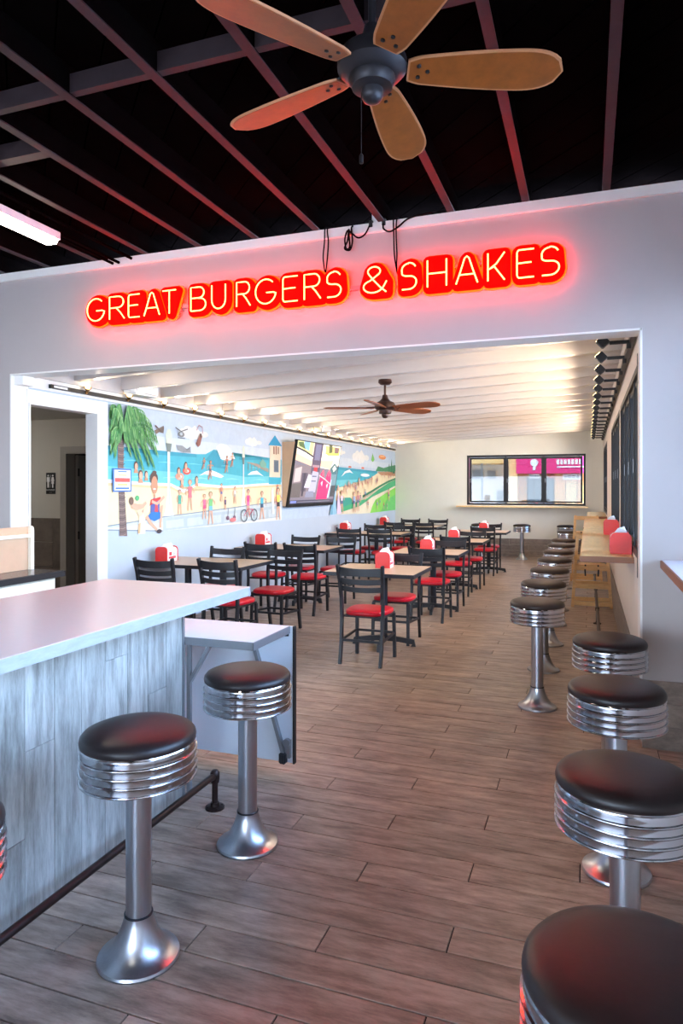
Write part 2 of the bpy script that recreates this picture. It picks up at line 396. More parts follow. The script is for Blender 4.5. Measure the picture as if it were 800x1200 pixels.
# cross blocking and conduit
for (y, xa, xb) in ((2.62, -4.25, -.4),):
    n = int((xb-xa)/.4875)
    for q in range(n+1):
        x0 = .106-.4875*round((.106-xa)/.4875)+q*.4875+.026
        box('blocking', x0, x0+.4355, y-.02, y+.02, ztop+.02, ztop+.11, M_rafe, cb)
x0 = .106-.4875*7+.026; box('blocking', x0, x0+.43, 3.05, 3.12, ztop+.05, ztop+.14, M_rafe, cb)
for q, (xx, zz) in enumerate(((-3.62, 3.42), (-3.56, 3.42), (-3.44, 3.44))):
    b = nb(); sweep(b, [(xx, -3, zz), (xx, YH-.03, zz)], .012, n=8)
    tag(obj('conduit', b, M_raft, smooth=True), ['thin black conduit pipe under the rafters, furthest left of three', 'thin black conduit pipe under the rafters, middle one of three', 'thin black conduit pipe under the rafters, rightmost of three'][q], 'pipe', 'ceiling conduits')
    for yy in (1.0, 2.2, 3.4, 4.3):
        pass

# ------------------------------------------------------------ dining room ceiling
def sl(x, z): return z+(x-XR)*.045
def slab(bm, x0, x1, y0, y1, z0, z1):
    for v in bx(bm, x0, x1, y0, y1, z0, z1): v.co.z = sl(v.co.x, v.co.z)
dc = nb(); slab(dc, -4.85, XR+.14, YH+HT, YF+.14, 3.06, 3.10)
dcl = obj('ceiling.001', dc, M_ceil, kind='structure')
y = YH+HT
cbm = None
while y < YF:
    b = nb(); slab(b, -4.72, XR, 0, .168, 3.0, 3.06)
    if cbm is None: cbm = obj('ceiling_board', b, M_ceil, dcl, loc=(0, y, 0))
    else: b.free(); share('ceiling_board', cbm, dcl, (0, y, 0))
    y += .1705
y = 5.36; bmo = None
while y < YF-.1:
    if bmo is None:
        b = nb(); slab(b, -4.70, XR, -.045, .045, 2.86, 3.0); bvl(b, .004, 1); bmo = obj('beam', b, M_beam, dcl); bmo.location = (0, y, 0)
    else: share('beam', bmo, dcl, (0, y, 0))
    y += .69
b = nb(); leftbox(b, HT, 11.8, 2.60, 2.80, 0, .045); obj('ledger_board', b, M_beam, wall_l)
b = nb(); leftbox(b, HT, 11.8, 2.50, 2.60, 0, .02); obj('ledger_board', b, M_trim, wall_l)
b = nb(); bx(b, XR-.03, XR, YH+HT, YF, 2.76, 2.87); obj('ledger_board', b, M_beam, wall_r)

# ------------------------------------------------------------ windows
def window(nm, fn, w, h, n, dpt=.09):
    """fn(u,v,t): u along, v up, t depth outward"""
    fr = nb(); f = .05
    def q(u0, u1, v0, v1, t0, t1, bm=fr):
        for vtx in bx(bm, u0, u1, t0, t1, v0, v1): vtx.co = fn(vtx.co.x, vtx.co.z, vtx.co.y)
    q(0, w, 0, f, -.02, dpt); q(0, w, h-f, h, -.02, dpt); q(0, f, f, h-f, -.02, dpt); q(w-f, w, f, h-f, -.02, dpt)
    root = obj(nm, fr, M_frame, kind='structure')
    pw = (w-2*f)/n
    for i in range(n):
        s = nb(); a = f+i*pw+.008; b2 = a+pw-.016; e = .045
        q(a, b2, f+.004, f+e, 0, .05, s); q(a, b2, h-f-e, h-f-.004, 0, .05, s); q(a, a+e, f+e, h-f-e, 0, .05, s); q(b2-e, b2, f+e, h-f-e, 0, .05, s)
        so = obj('window_sash', s, M_frame, root)
        g = nb(); q(a+e, b2-e, f+e, h-f-e, .022, .028, g); obj('pane', g, M_tint if nm == 'window_4' else M_glass, so)
        g = nb(); q(a+.018, a+.028, h*.45, h*.53, -.014, 0, g); obj('sash_handle', g, M_edge2, so)
        if i:
            m = nb(); q(f+i*pw-.02, f+i*pw+.02, f, h-f, -.01, dpt, m); obj('mullion', m, M_frame, root)
    return root
for k, (a, b2) in enumerate(wins):
    window('window_%d' % (k+1), (lambda a: lambda u, v, t: Vector((XR+.02+t, a+u, wz0+v)))(a), b2-a, wz1-wz0, 4)
window('window_4', lambda u, v, t: Vector((fx0+u, YF+.02+t, fz0+v)), fx1-fx0, fz1-fz0, 3)
fr = nb(); bx(fr, XR-.012, XR+.02, 4.955, 5.0, 1.0, wz1+.04); obj('trim_2', fr, M_frame, kind='structure')
box('window_5', .99, 1.06, .35, .42, 1.2, 2.8, M_frame, kind='structure')
b = nb()
for yy in (1.3, 2.3, 3.25, 4.45): bx(b, 1.0, 1.05, yy, yy+.05, 1.2, 2.8)
w5 = obj('window_6', b, M_frame, kind='structure')
for i, (ya, yb) in enumerate(((.42, 1.3), (1.35, 2.3), (2.35, 3.25), (3.3, 4.45))):
    box('pane', 1.02, 1.026, ya, yb, 1.2, 2.8, M_glass, w5)
b = nb(); bx(b, -2.95, .0, YF-.24, YF, 1.15, 1.185); bvl(b, .006)
tag(obj('window_counter', b, M_butch), 'long narrow blond wood ledge under the far window', 'counter')

# ------------------------------------------------------------ butcher block counters along the right wall
def wcounter(y0, y1, x0, lab, name='bar_counter'):
    t = thing(name, lab, 'counter', (0, 0, 0), 0, 'window bar counters')
    b = nb(); bx(b, x0, XR-.002, y0, y1, 1.045, 1.09); bvl(b, .01, 2)
    obj('counter_top', b, M_butch, t)
    b = nb(); bx(b, x0-.002, XR-.003, y0-.003, y0+.01, 1.044, 1.088); obj('front_edge', b, M_bedge, t)
    for yy in (y0+2.0, y1-.5):
        b = nb(); bx(b, XR-.26, XR-.003, yy-.015, yy+.015, 1.015, 1.044); bx(b, XR-.03, XR-.003, yy-.015, yy+.015, .85, 1.015)
        sweep(b, [(XR-.24, yy, 1.02), (XR-.02, yy, .87)], .02, .02); obj('bracket', b, M_blk, t)
    return t
wcounter(5.46, 9.33, -.06, 'blond wood bar counter nearest, with rounded corner, along the right windows')
wcounter(9.36, 12.1, -.06, 'second blond wood bar counter from the front, butting the nearest one')
wcounter(13.1, 15.6, -.02, 'furthest blond wood bar counter by the far right window')
# foot rail right
t = thing('foot_rail', 'dark pipe foot rail on floor flanges along the right wall under bar counters', 'rail')
b = nb(); sweep(b, [(.10, 5.2, .17), (.10, 12.0, .17)], .017, n=10); obj('rail_pipe', b, M_pipe, t, smooth=True)
for yy in (5.25, 6.9, 8.6, 10.3, 11.95):
    b = nb(); lathe(b, [(.0, 0), (.045, 0), (.045, .01), (.02, .018), (.015, .03), (.015, .155), (.022, .155), (.022, .19), (0, .19)], 14, (.10, yy, 0)); obj('rail_post', b, M_pipe, t, smooth=True)

# front right serving counter
t = thing('serving_counter', 'pale grey counter with orange wood edge at the right front window', 'counter')
b = nb(); bx(b, .425, .985, .4, YH-.004, 1.115, 1.16); obj('counter_top', b, M_white, t)
b = nb(); bx(b, .415, .425, .4, YH-.004, 1.112, 1.157); obj('wood_edge', b, M_bedge, t)
for yy in (.9, 2.2, 3.5):
    b = nb(); bx(b, .55, .985, yy-.02, yy+.02, 1.07, 1.114); bx(b, .94, .985, yy-.02, yy+.02, .8, 1.07); obj('bracket', b, M_blk, t)

# ------------------------------------------------------------ stools
def make_stool(label, vinyl, loc, group):
    t = thing('bar_stool', label, 'stool', loc, 0, group)
    b = nb(); lathe(b, [(0, 0), (.136, 0), (.138, .006), (.135, .014), (.120, .021), (.103, .033), (.087, .050), (.073, .073), (.061, .098), (.053, .122), (.0475, .142), (.0475, .150), (0, .150)], 40)
    obj('base', b, M_steel, t, smooth=True)
    b = nb(); lathe(b, [(.046, .147), (.0485, .148), (.0485, .152), (.046, .153), (.043, .153)], 32); obj('collar', b, M_blk, t, smooth=True)
    b = nb(); lathe(b, [(.0425, .14), (.0425, .63)], 32); obj('column', b, M_steel, t, smooth=True)
    R_ = .965; U = .034
    pr = [(0, .59), (.19, .59), (.195, .583)]
    for k in range(4):
        z = .588+k*.028
        pr += [(.2035, z-.001), (.2045, z+.0015), (.2035, z+.004), (.1985, z+.006), (.1975, z+.015), (.1985, z+.024)]
    pr += [(.197, .700), (.200, .703), (.198, .707), (.19, .708)]
    b = nb(); lathe(b, [(r*R_, z+U) for r, z in pr], 56); obj('seat_band', b, M_chrome, t, smooth=True)
    b = nb(); lathe(b, [(r*R_, z+U) for r, z in [(.192, .700), (.1985, .708), (.2005, .718), (.198, .729), (.188, .740), (.165, .749), (.13, .7555), (.08, .759), (.03, .7605), (0, .7607)]], 56)
    obj('cushion', b, vinyl, t, smooth=True)
    return t
st0 = make_stool('chrome counter stool at lower left, largest of those beside the plank-faced counter', M_seat, (-1.445, 1.96, 0), 'stools at the left counter')
dup(st0, (-1.44, 2.745, 0), 0, 'chrome counter stool in front of the small white side table')
dup(st0, (-1.56, 1.236, 0), 0, 'chrome counter stool only just in view at the left edge of the photo')
g = 'stools at the front right counter'
s1 = dup(st0, (.08, 1.275, 0), 0, 'nearest black-topped stool, cut off at the bottom right corner', g)
dup(st0, (.10, 2.14, 0), 0, 'second nearest stool on the right, its chrome band cut by the photo edge', g)
dup(st0, (.11, 3.07, 0), 0, 'third stool from the front on the right, overlapped behind by one more', g)
dup(st0, (.11, 4.02, 0), 0, 'stool standing just before the white wall pillar on the right', g)
g = 'stools along the window bar counters'
sb = make_stool('brown-black topped stool nearest in the row along the bar counters, base in full view', M_brnseat, (-.35, 5.18, 0), g)
for yy, lb in ((6.25, 'second stool in the row along the bar counters'), (7.3, 'third stool in the row along the bar counters'), (8.35, 'fourth stool in the row along the bar counters'),
               (9.4, 'fifth stool in the row, just before the wooden high chair'), (10.5, 'sixth stool in the row, just behind the wooden high chair'), (11.5, 'seventh stool in the row along the bar counters'),
               (13.8, 'last stool of the row, alone near the far right corner')):
    dup(sb, (-.37, yy, 0), 0, lb)
g = 'stools under the far window'
for xx, lb in ((-2.34, 'far window stool half hidden behind the black chairs'), (-1.40, 'far window stool standing clear in the middle below the window'), (-.46, 'far window stool rightmost, behind the row of bar stools')):
    dup(st0, (xx, 15.8, 0), 0, lb, g)

# ------------------------------------------------------------ left counter
t = thing('service_counter', 'large counter with pinkish white top, grey edging and weathered plank-faced front', 'counter', (0, 0, 0))
b = nb(); bx(b, -2.64, -1.705, -.6, 3.275, 1.03, 1.072); obj('counter_top', b, M_lam, t)
b = nb(); bx(b, -1.705, -1.70, -.6, 3.28, 1.026, 1.07); bx(b, -2.64, -1.70, 3.275, 3.28, 1.026, 1.07); obj('edge_strip', b, M_edge, t)
b = nb(); bx(b, -2.58, -1.972, -.5, 3.02, 0, 1.029); obj('body', b, M_white, t)
yy = 3.03; k = 0
while yy > .4:
    cut = [.0, .62, .3, .85, .45][k % 5]
    for z0, z1 in ((.004, cut), (cut, 1.028)) if cut > .1 else ((.004, 1.028),):
        b = nb(); bx(b, -1.972, -1.96-random.uniform(0, .002), yy-.149, yy-.001, z0+.001, z1-.001); bvl(b, .001, 1); obj('front_plank', b, M_plank, t)
    yy -= .15; k += 1
b = nb(); bx(b, -1.99, -1.955, 3.02, 3.036, 0, 1.029); obj('corner_trim', b, M_edge2, t)
# foot rail
t = thing('foot_rail', 'dark iron pipe foot rail in front of the plank-faced counter', 'rail')
b = nb(); sweep(b, [(-1.755, -.5, .165), (-1.755, 2.96, .165), (-1.755, 2.985, .16)], .016, n=12); obj('rail_pipe', b, M_pipe, t, smooth=True)
for yy in (2.996, 1.0, -.4):
    b = nb(); lathe(b, [(0, 0), (.048, 0), (.048, .009), (.024, .014), (.021, .03), (.015, .03), (.015, .13), (.021, .13), (.024, .155), (.023, .178), (.014, .190), (0, .192)], 18, (-1.755, yy, 0)); obj('rail_post', b, M_pipe, t, smooth=True)
    for q in range(4):
        b = nb(); lathe(b, [(0, .009), (.006, .009), (.006, .014), (0, .014)], 6, (-1.755+.036*cos(q*pi/2+.78), yy+.036*sin(q*pi/2+.78), 0)); obj('flange_bolt', b, M_pipe, t)

# little white side table with gate panel
t = thing('side_table', 'low white hinged side table with hanging panel and caster strut at the counter end', 'table')
b = nb(); bx(b, -2.38, -1.566, 3.042, 3.475, .797, .833); obj('table_top', b, M_white, t)
b = nb(); bx(b, -2.38, -1.562, 3.037, 3.042, .792, .832); bx(b, -1.566, -1.560, 3.037, 3.478, .792, .832); obj('edge_strip', b, M_edge2, t)
b = nb(); bx(b, -2.40, -1.545, 3.482, 3.502, .07, .828); obj('gate_panel', b, M_white, t)
b = nb(); bx(b, -1.545, -1.535, 3.478, 3.506, .065, .83); obj('panel_edge', b, M_frame, t)
b = nb(); bx(b, -1.95, -1.93, 3.045, 3.065, .0, .79); obj('upright', b, M_edge2, t)
b = nb(); sweep(b, [(-1.935, 3.055, .60), (-1.82, 3.055, .79)], .024, .018, ref=(0, 1, 0)); obj('brace', b, M_edge2, t)
b = nb(); sweep(b, [(-1.80, 3.465, .79), (-1.595, 3.465, .125)], .028, .02, ref=(0, 1, 0)); obj('strut', b, M_edge2, t)
b = nb(); bx(b, -1.615, -1.575, 3.44, 3.48, .07, .13); bvl(b, .006); obj('strut_foot', b, M_blk, t)
b = nb(); bx(b, -1.585, -1.555, 3.462, 3.482, .10, .20); lathe(b, [(0, -.012), (.022, -.012), (.022, .012), (0, .012)], 14, mx=Matrix.Translation((-1.57, 3.455, .19)) @ Matrix.Rotation(pi/2, 4, 'X')); obj('latch', b, M_edge2, t)
b = nb(); bx(b, -1.60, -1.57, 3.47, 3.482, .775, .79); obj('hinge', b, M_blk, t)

# rear left cabinet and shelf unit
t = thing('back_cabinet', 'dark-topped low cream cabinet behind the plank-faced counter at the left edge', 'cabinet')
b = nb(); bx(b, -5.0, -3.75, 2.6, 4.17, .935, .975); bvl(b, .006); obj('worktop', b, M_ctop, t)
b = nb(); bx(b, -3.75, -3.742, 2.6, 4.175, .93, .972); bx(b, -5.0, -3.742, 4.17, 4.178, .93, .972); obj('worktop_edge', b, M_frame, t)
b = nb(); bx(b, -4.98, -3.80, 2.62, 4.13, .08, .934); obj('body', b, M_creamp, t)
for (ya, yb) in ((2.65, 3.37), (3.39, 4.10)):
    b = nb(); bx(b, -3.80, -3.782, ya, yb, .12, .915); bvl(b, .003, 1); dd = obj('door', b, M_creamp, t)
    b = nb(); sweep(b, [(-3.76, yb-.06, .72), (-3.76, yb-.06, .84)], .006); obj('handle', b, M_edge2, dd)
b = nb(); bx(b, -4.95, -3.84, 2.65, 4.1, 0, .08); obj('plinth', b, M_blk, t)
t = thing('shelf_unit', 'cream edged tan open shelf unit with rounded corner, standing on the dark cabinet top', 'shelf')
b = nb(); bx(b, -4.06, -4.04, 2.7, 4.11, .976, 1.305); obj('back_board', b, M_tan, t)
def endp(yq):
    b = nb(); pts = [(-4.06, .976), (-4.01, .976), (-4.01, 1.28), (-4.015, 1.30), (-4.03, 1.31), (-4.06, 1.31)]
    prism(b, pts, lambda u, v, tt: Vector((u, tt, v)), yq, yq+.03); return b
obj('end_panel', endp(4.11), M_creamp, t); obj('end_panel', endp(2.67), M_creamp, t)
b = nb(); bx(b, -4.04, -4.0, 2.7, 4.11, 1.225, 1.25); obj('shelf', b, M_creamp, t)

# ------------------------------------------------------------ chairs
def cushion(bm, hw_f, hw_b, hd, z0, z1, n=40):
    prof = [(.93, 0), (.985, .15), (1.0, .45), (.985, .72), (.94, .88), (.8, .97), (.5, 1.0)]
    rings = []
    for k, h in prof:
        ring = []
        for i in range(n):
            a = 2*pi*i/n; c, s = cos(a), sin(a); e = .62
            px = abs(c)**e*(1 if c >= 0 else -1); py = abs(s)**e*(1 if s >= 0 else -1)
            hw = hw_b+(hw_f-hw_b)*(py+1)/2
            ring.append(bm.verts.new((px*hw*k, py*hd*k, z0+(z1-z0)*h)))
        rings.append(ring)
    for a, b in zip(rings, rings[1:]):
        for i in range(n): bm.faces.new((a[i], a[(i+1) % n], b[(i+1) % n], b[i]))
    bm.faces.new(rings[0][::-1]); bm.faces.new(rings[-1])
def make_chair(label, loc, rz, group):
    t = thing('dining_chair', label, 'chair', loc, rz, group)
    b = nb(); cushion(b, .215, .195, .21, .437, .487); obj('seat', b, M_red, t, smooth=True)
    b = nb(); bx(b, -.195, .195, -.18, .18, .418, .438); bvl(b, .004, 1); obj('seat_frame', b, M_blk, t)
    for s in (-1, 1):
        b = nb(); sweep(b, [(s*.193, -.255, 0), (s*.195, -.215, .20), (s*.197, -.195, .42), (s*.20, -.20, .60), (s*.207, -.225, .76), (s*.215, -.262, .905)], .026, .036)
        obj('rear_post', b, M_blk, t)
        b = nb(); sweep(b, [(s*.19, .185, 0), (s*.185, .17, .42)], .028, .028); obj('leg', b, M_blk, t)
        b = nb(); sweep(b, [(s*.192, .175, .235), (s*.194, -.205, .215)], .014, .022); obj('stretcher', b, M_blk, t)
    for (z0, z1, yb, hw) in ((.815, .885, -.243, .205), (.735, .785, -.222, .20), (.665, .712, -.209, .197)):
        b = nb(); N = 8
        rings = []
        for i in range(N+1):
            u = -1+2*i/N; yy = yb-.022*(1-u*u); sag = .010*(1-u*u)
            rings.append([b.verts.new((u*hw, yy+dy, z)) for dy, z in ((-.007, z0-sag), (.007, z0-sag), (.007, z1-sag*1.2), (-.007, z1-sag*1.2))])
        for a, c in zip(rings, rings[1:]):
            for q in range(4): b.faces.new((a[q], a[(q+1) % 4], c[(q+1) % 4], c[q]))
        b.faces.new(rings[0][::-1]); b.faces.new(rings[-1])
        obj('back_slat', b, M_blk, t)
    for yy, z in ((.173, .235), (-.212, .215)):
        b = nb(); sweep(b, [(-.19, yy, z), (.19, yy, z)], .014, .022, ref=(0, 1, 0)); obj('stretcher', b, M_blk, t)
    return t
ch0 = make_chair('black ladder-back chair with red seat, nearest the camera, its back turned to us', (-1.92, 6.08, 0), radians(-2), 'chairs at the middle tables')
gm, gl = 'chairs at the middle tables', 'chairs at the wall tables'
for x, y, rz, lb, g in (
    (-1.90, 6.93, 178, 'red seated chair facing us behind the nearest middle table', gm),
    (-1.80, 8.25, -3, 'black chair with back to us at the second middle table, right of the nearest dispenser', gm),
    (-1.78, 9.02, 180, 'red seated chair facing us beyond the second middle table', gm),
    (-1.86, 10.32, 2, 'black chair with back to us at the third middle table', gm),
    (-1.80, 11.10, 180, 'red seated chair facing us beyond the third middle table', gm),
    (-1.80, 12.85, -2, 'black chair with back to us at the last middle table', gm),
    (-1.84, 13.62, 180, 'red seated chair facing us beyond the last middle table under the window', gm),
    (-4.07, 6.0, 2, 'black chair at far left with only its back above the big counter', gl),
    (-3.40, 6.13, -4, 'black chair with back to us just over the corner of the big counter', gl),
    (-4.03, 6.92, 180, 'chair facing us on the wall side, behind the nearest wall table', gl),
    (-3.30, 6.93, 176, 'red seated chair facing us at the aisle end of the nearest wall table', gl),
    (-3.98, 8.17, 2, 'black chair with back to us on the wall side of the second wall table', gl),
    (-3.40, 8.15, -3, 'black chair with back to us at the aisle end of the second wall table', gl),
    (-3.92, 9.05, 180, 'chair facing us on the wall side, behind the second wall table', gl),
    (-3.36, 9.08, 183, 'red seated chair facing us at the aisle end behind the second wall table', gl),
    (-3.98, 11.62, 2, 'black chair with back to us on the wall side of the third wall table', gl),
    (-3.42, 11.65, 0, 'black chair with back to us at the aisle end of the third wall table', gl),
    (-3.92, 12.55, 180, 'chair facing us on the wall side, behind the third wall table', gl),
    (-3.34, 12.55, 180, 'chair facing us at the aisle end behind the third wall table', gl),
    (-3.84, 14.15, 0, 'black chair with back to us on the wall side of the furthest wall table', gl),
    (-3.22, 14.15, 0, 'black chair with back to us at the aisle end of the furthest wall table', gl),
    (-3.84, 15.05, 180, 'chair facing us on the wall side, behind the furthest wall table', gl),
    (-3.20, 15.05, 180, 'chair facing us at the aisle end behind the furthest wall table', gl)):
    dup(ch0, (x, y, 0), radians(rz), lb, g)

def make_table(label, x0, x1, yc, dp, group, ped):
    t = thing('dining_table', label, 'table', ((x0+x1)/2, yc, 0), 0, group); w = (x1-x0)/2; d = dp/2
    b = nb(); bx(b, -w+.008, w-.008, -d+.008, d-.008, .742, .775); obj('table_top', b, M_ttop, t)
    b = nb(); bx(b, -w, w, -d, -d+.008, .738, .774); bx(b, -w, w, d-.008, d, .738, .774); bx(b, -w, -w+.008, -d+.008, d-.008, .738, .774); bx(b, w-.008, w, -d+.008, d-.008, .738, .774)
    obj('table_edge', b, M_blk, t)
    for cx in ped:
        b = nb(); lathe(b, [(.038, .05), (.038, .72)], 20, (cx, 0, 0)); obj('column', b, M_blk, t, smooth=True)
        b = nb(); bx(b, cx-.2, cx+.2, -.03, .03, .715, .741); bx(b, cx-.03, cx+.03, -.2, .2, .716, .741); obj('top_bracket', b, M_blk, t)
        for q in range(4):
            a = q*pi/2+.12; e = .30
            b = nb(); sweep(b, [(cx, 0, .075), (cx+e*.5*cos(a), e*.5*sin(a), .066), (cx+e*cos(a), e*sin(a), .045), (cx+e*cos(a), e*sin(a), .0)], .05, .034, ref=(0, 0, 1)); obj('base_foot', b, M_blk, t)
    return t
gt = 'tables down the middle'
make_table('nearest middle table with tan top and black edge, red dispenser on it', -2.47, -1.55, 6.70, .80, gt, [0.05])
make_table('second middle table with tan top and black edge', -2.40, -1.50, 8.78, .80, gt, [0.05])
make_table('third middle table with tan top and black edge', -2.42, -1.50, 10.85, .80, gt, [0.0])
make_table('last middle table, black edge on, near the far window stools', -2.40, -1.42, 13.25, .80, gt, [0.12])
gt = 'tables against the mural wall'
make_table('nearest wall table, below the painted palm', -4.65, -3.39, 6.70, .80, gt, [-.25, .2])
make_table('second wall table, left of the hanging screen', -4.62, -3.28, 8.80, .80, gt, [.15])
make_table('third wall table, right of the hanging screen', -4.56, -3.12, 12.12, .80, gt, [.15])
make_table('furthest wall table, in the corner by the far wall', -4.50, -3.0, 14.62, .80, gt, [.1])

# ------------------------------------------------------------ napkin dispensers
def tx(name, body, size, m, parent, mx, align='CENTER'):
    c = bpy.data.curves.new(name, 'FONT'); c.body = body; c.size = size; c.align_x = align; c.align_y = 'CENTER'; c.extrude = .0004; c.resolution_u = 2
    o = bpy.data.objects.new(name, c); COL.objects.link(o); dg = bpy.context.evaluated_depsgraph_get()
    me = bpy.data.meshes.new_from_object(o.evaluated_get(dg)); bpy.data.objects.remove(o); bpy.data.curves.remove(c)
    me.materials.clear(); me.materials.append(m); me.transform(mx); r = bpy.data.objects.new(name, me); COL.objects.link(r); r.parent = parent; return r
M_print = mat('red_print', rgb(210, 60, 70), .5); M_print2 = mat('grey_print', rgb(120, 130, 140), .5)
def make_disp(label, loc, rz, group):
    t = thing('napkin_dispenser', label, 'dispenser', loc, rz, group)
    def arch(w, h, r=.045):
        p = [(-w/2, 0), (w/2, 0)]
        for k in range(7): a = k*pi/12; p.append((w/2-r+r*cos(a), h-r+r*sin(a)))
        for k in range(7): a = pi/2+k*pi/12; p.append((-w/2+r+r*cos(a), h-r+r*sin(a)))
        return p
    for y0, y1 in ((-.11, -.098), (.098, .11)):
        b = nb(); prism(b, arch(.155, .165), lambda u, v, tt: Vector((u, tt, v)), y0, y1); obj('end_panel', b, M_redp, t)
    b = nb(); bx(b, -.07, .07, -.098, .098, .0, .012); obj('base_plate', b, M_redp, t)
    b = nb(); prism(b, arch(.145, .155, .04), lambda u, v, tt: Vector((u, tt, v)), -.097, .097); obj('side_card', b, M_lab, t)
    b = nb()
    for s in (-1, 1):
        bx(b, s*.0727-.0006, s*.0727+.0006, -.07, .07, .03, .055); bx(b, s*.0727-.0006, s*.0727+.0006, -.06, -.01, .065, .105)
    obj('card_print', b, M_print, t)
    b = nb()
    for s in (-1, 1):
        bx(b, s*.0727-.0006, s*.0727+.0006, .01, .06, .062, .068); bx(b, s*.0727-.0006, s*.0727+.0006, .01, .06, .078, .084); bx(b, s*.0727-.0006, s*.0727+.0006, .01, .045, .094, .100)
    obj('card_lines', b, M_print2, t)
    b = nb(); V = [b.verts.new(v) for v in ((-.05, -.06, .153), (.05, -.06, .153), (.045, .06, .153), (-.045, .05, .153), (-.02, -.03, .195), (.03, -.02, .185), (.03, .045, .205), (-.01, .03, .180))]
    for f in ((0, 1, 5, 4), (1, 2, 6, 5), (2, 3, 7, 6), (3, 0, 4, 7), (4, 5, 6, 7), (0, 3, 2, 1)): b.faces.new([V[i] for i in f])
    obj('napkin', b, M_paper, t)
    return t
dm = make_disp('red napkin dispenser in the middle of the nearest middle table', (-2.0, 6.87, .775), radians(4), 'napkin dispensers')
for x, y, z, rz, lb in (
    (-1.98, 8.80, .775, 3, 'red napkin dispenser on the second middle table'), (-2.02, 10.9, .775, 3, 'red napkin dispenser on the third middle table'),
    (-1.88, 13.25, .775, 0, 'red napkin dispenser on the last middle table by the window stools'),
    (-4.50, 6.62, .775, 0, 'red napkin dispenser against the mural wall below the painted dog'),
    (-4.44, 8.95, .775, 0, 'red napkin dispenser against the wall left of the hanging screen'),
    (-4.38, 12.35, .775, 0, 'red napkin dispenser against the wall right of the hanging screen'),
    (-4.36, 14.95, .775, 0, 'red napkin dispenser on the furthest wall table in the corner'),
    (.238, 5.8, 1.0905, 0, 'red napkin dispenser on the nearest bar counter beside the window, nearer of two'),
    (.238, 8.1, 1.0905, 0, 'red napkin dispenser on the bar counter, further of two')):
    dup(dm, (x, y, z), radians(rz), lb)

# ------------------------------------------------------------ wooden high chairs
def high_chair(label, loc, H, rails, wb=.245, wt=.18):
    t = thing('high_chair', label, 'high chair', loc, 0, 'wooden high chairs')
    for sy, y0 in ((-1, -.20), (1, .20)):
        for sx in (-1, 1):
            b = nb(); sweep(b, [(sx*wb, y0, 0), (sx*wt, y0*.75, H)], .036, .028); obj('leg', b, M_pine, t)
        for z in rails:
            w = wb+(wt-wb)*z/H; yy = y0*(1-.25*z/H)
            b = nb(); bx(b, -w, w, yy-.012, yy+.012, z-.028, z+.028); bvl(b, .004, 1); obj('rail', b, M_pine, t)
    for z in rails[-2:]:
        for sx in (-1, 1):
            w = (wb+(wt-wb)*z/H)*sx
            b = nb(); bx(b, w-.012, w+.012, -.17, .17, z-.025, z+.025); obj('side_rail', b, M_pine, t)
    z = rails[-2]; b = nb(); bx(b, -.17, .17, -.15, .15, z+.03, z+.045); obj('seat', b, M_pine, t)
    for sx in (-1, 1):
        b = nb(); sweep(b, [(sx*.08, -.168, z+.05), (sx*.085, -.185, z-.02), (sx*.08, -.19, z-.10)], .02, .006); obj('strap', b, M_blk2, t)
    return t
high_chair('blond wooden high chair under the joint of the two bar counters', (.045, 9.93, 0), .98, (.05, .28, .52, .94))
high_chair('blond wooden high chair standing beyond the second bar counter', (-.03, 12.6, 0), 1.12, (.06, .40, .80, 1.08))

# ------------------------------------------------------------ track lighting
def point(name, loc, power, color, parent=None, spot=None, aim=None, size=.03):
    d = bpy.data.lights.new(name, 'SPOT' if spot else 'POINT'); d.energy = power; d.color = color; d.shadow_soft_size = size
    if spot: d.spot_size = radians(spot); d.spot_blend = .8
    o = bpy.data.objects.new(name, d); COL.objects.link(o); o.location = loc
    if aim is not None: o.rotation_euler = Vector(aim).to_track_quat('-Z', 'Y').to_euler()
    if parent: o.parent = parent
    return o
WARM = (1, .78, .56)
t = thing('track_light', 'black ceiling track with a row of dark square spotlight heads above the right windows', 'light')
b = nb(); bx(b, XR-.045, XR-.008, YH+HT+.12, 15.9, 2.64, 2.672); obj('track', b, M_blk2, t)
hb = None
for k in range(17):
    yy = 5.33+k*.62; zz = 2.655
    if hb is None:
        b = nb(); bx(b, -.13, .0, -.012, .012, -.012, .012); lathe(b, [(0, -.05), (.016, -.05), (.016, .0), (0, .0)], 10); stemm = obj('lamp_arm', b, M_blk2, t, loc=(XR-.045, yy, zz))
        b = nb(); bx(b, -.036, .036, -.036, .036, -.034, .034); bvl(b, .006)
        bmesh.ops.rotate(b, verts=b.verts, cent=(0, 0, 0), matrix=Matrix.Rotation(radians(48), 3, 'Y')); bmesh.ops.translate(b, verts=b.verts, vec=(-.175, 0, .01))
        hb = obj('lamp_head', b, M_blk2, t, loc=(XR-.045, yy, zz))
        b = nb(); lathe(b, [(0, 0), (.030, 0), (.030, .003), (0, .003)], 14, mx=Matrix.Translation((-.175, 0, .01)) @ Matrix.Rotation(radians(-42), 4, 'Y') @ Matrix.Translation((0, 0, .0345)))
        lens = obj('lamp_lens', b, M_bulb, hb)
    else:
        share('lamp_arm', stemm, t, (XR-.045, yy, zz)); h2 = share('lamp_head', hb, t, (XR-.045, yy, zz)); share('lamp_lens', lens, h2)
    point('track_lamp', (XR-.045-.25, yy, zz-.05), 17, WARM, t, 160, (-.85, 0, -.12))
t = thing('track_light', 'dark ceiling track with small brass lamp heads above the beach mural', 'light')
b = nb(); leftbox(b, .42, 11.65, 2.525, 2.56, .02, .055); obj('track', b, M_blk2, t)
b = nb(); leftbox(b, .45, .62, 2.532, 2.552, .055, .058); obj('track_label', b, M_lab, t)
sl_ = [.87+k*.63 for k in range(17)]; hb = None
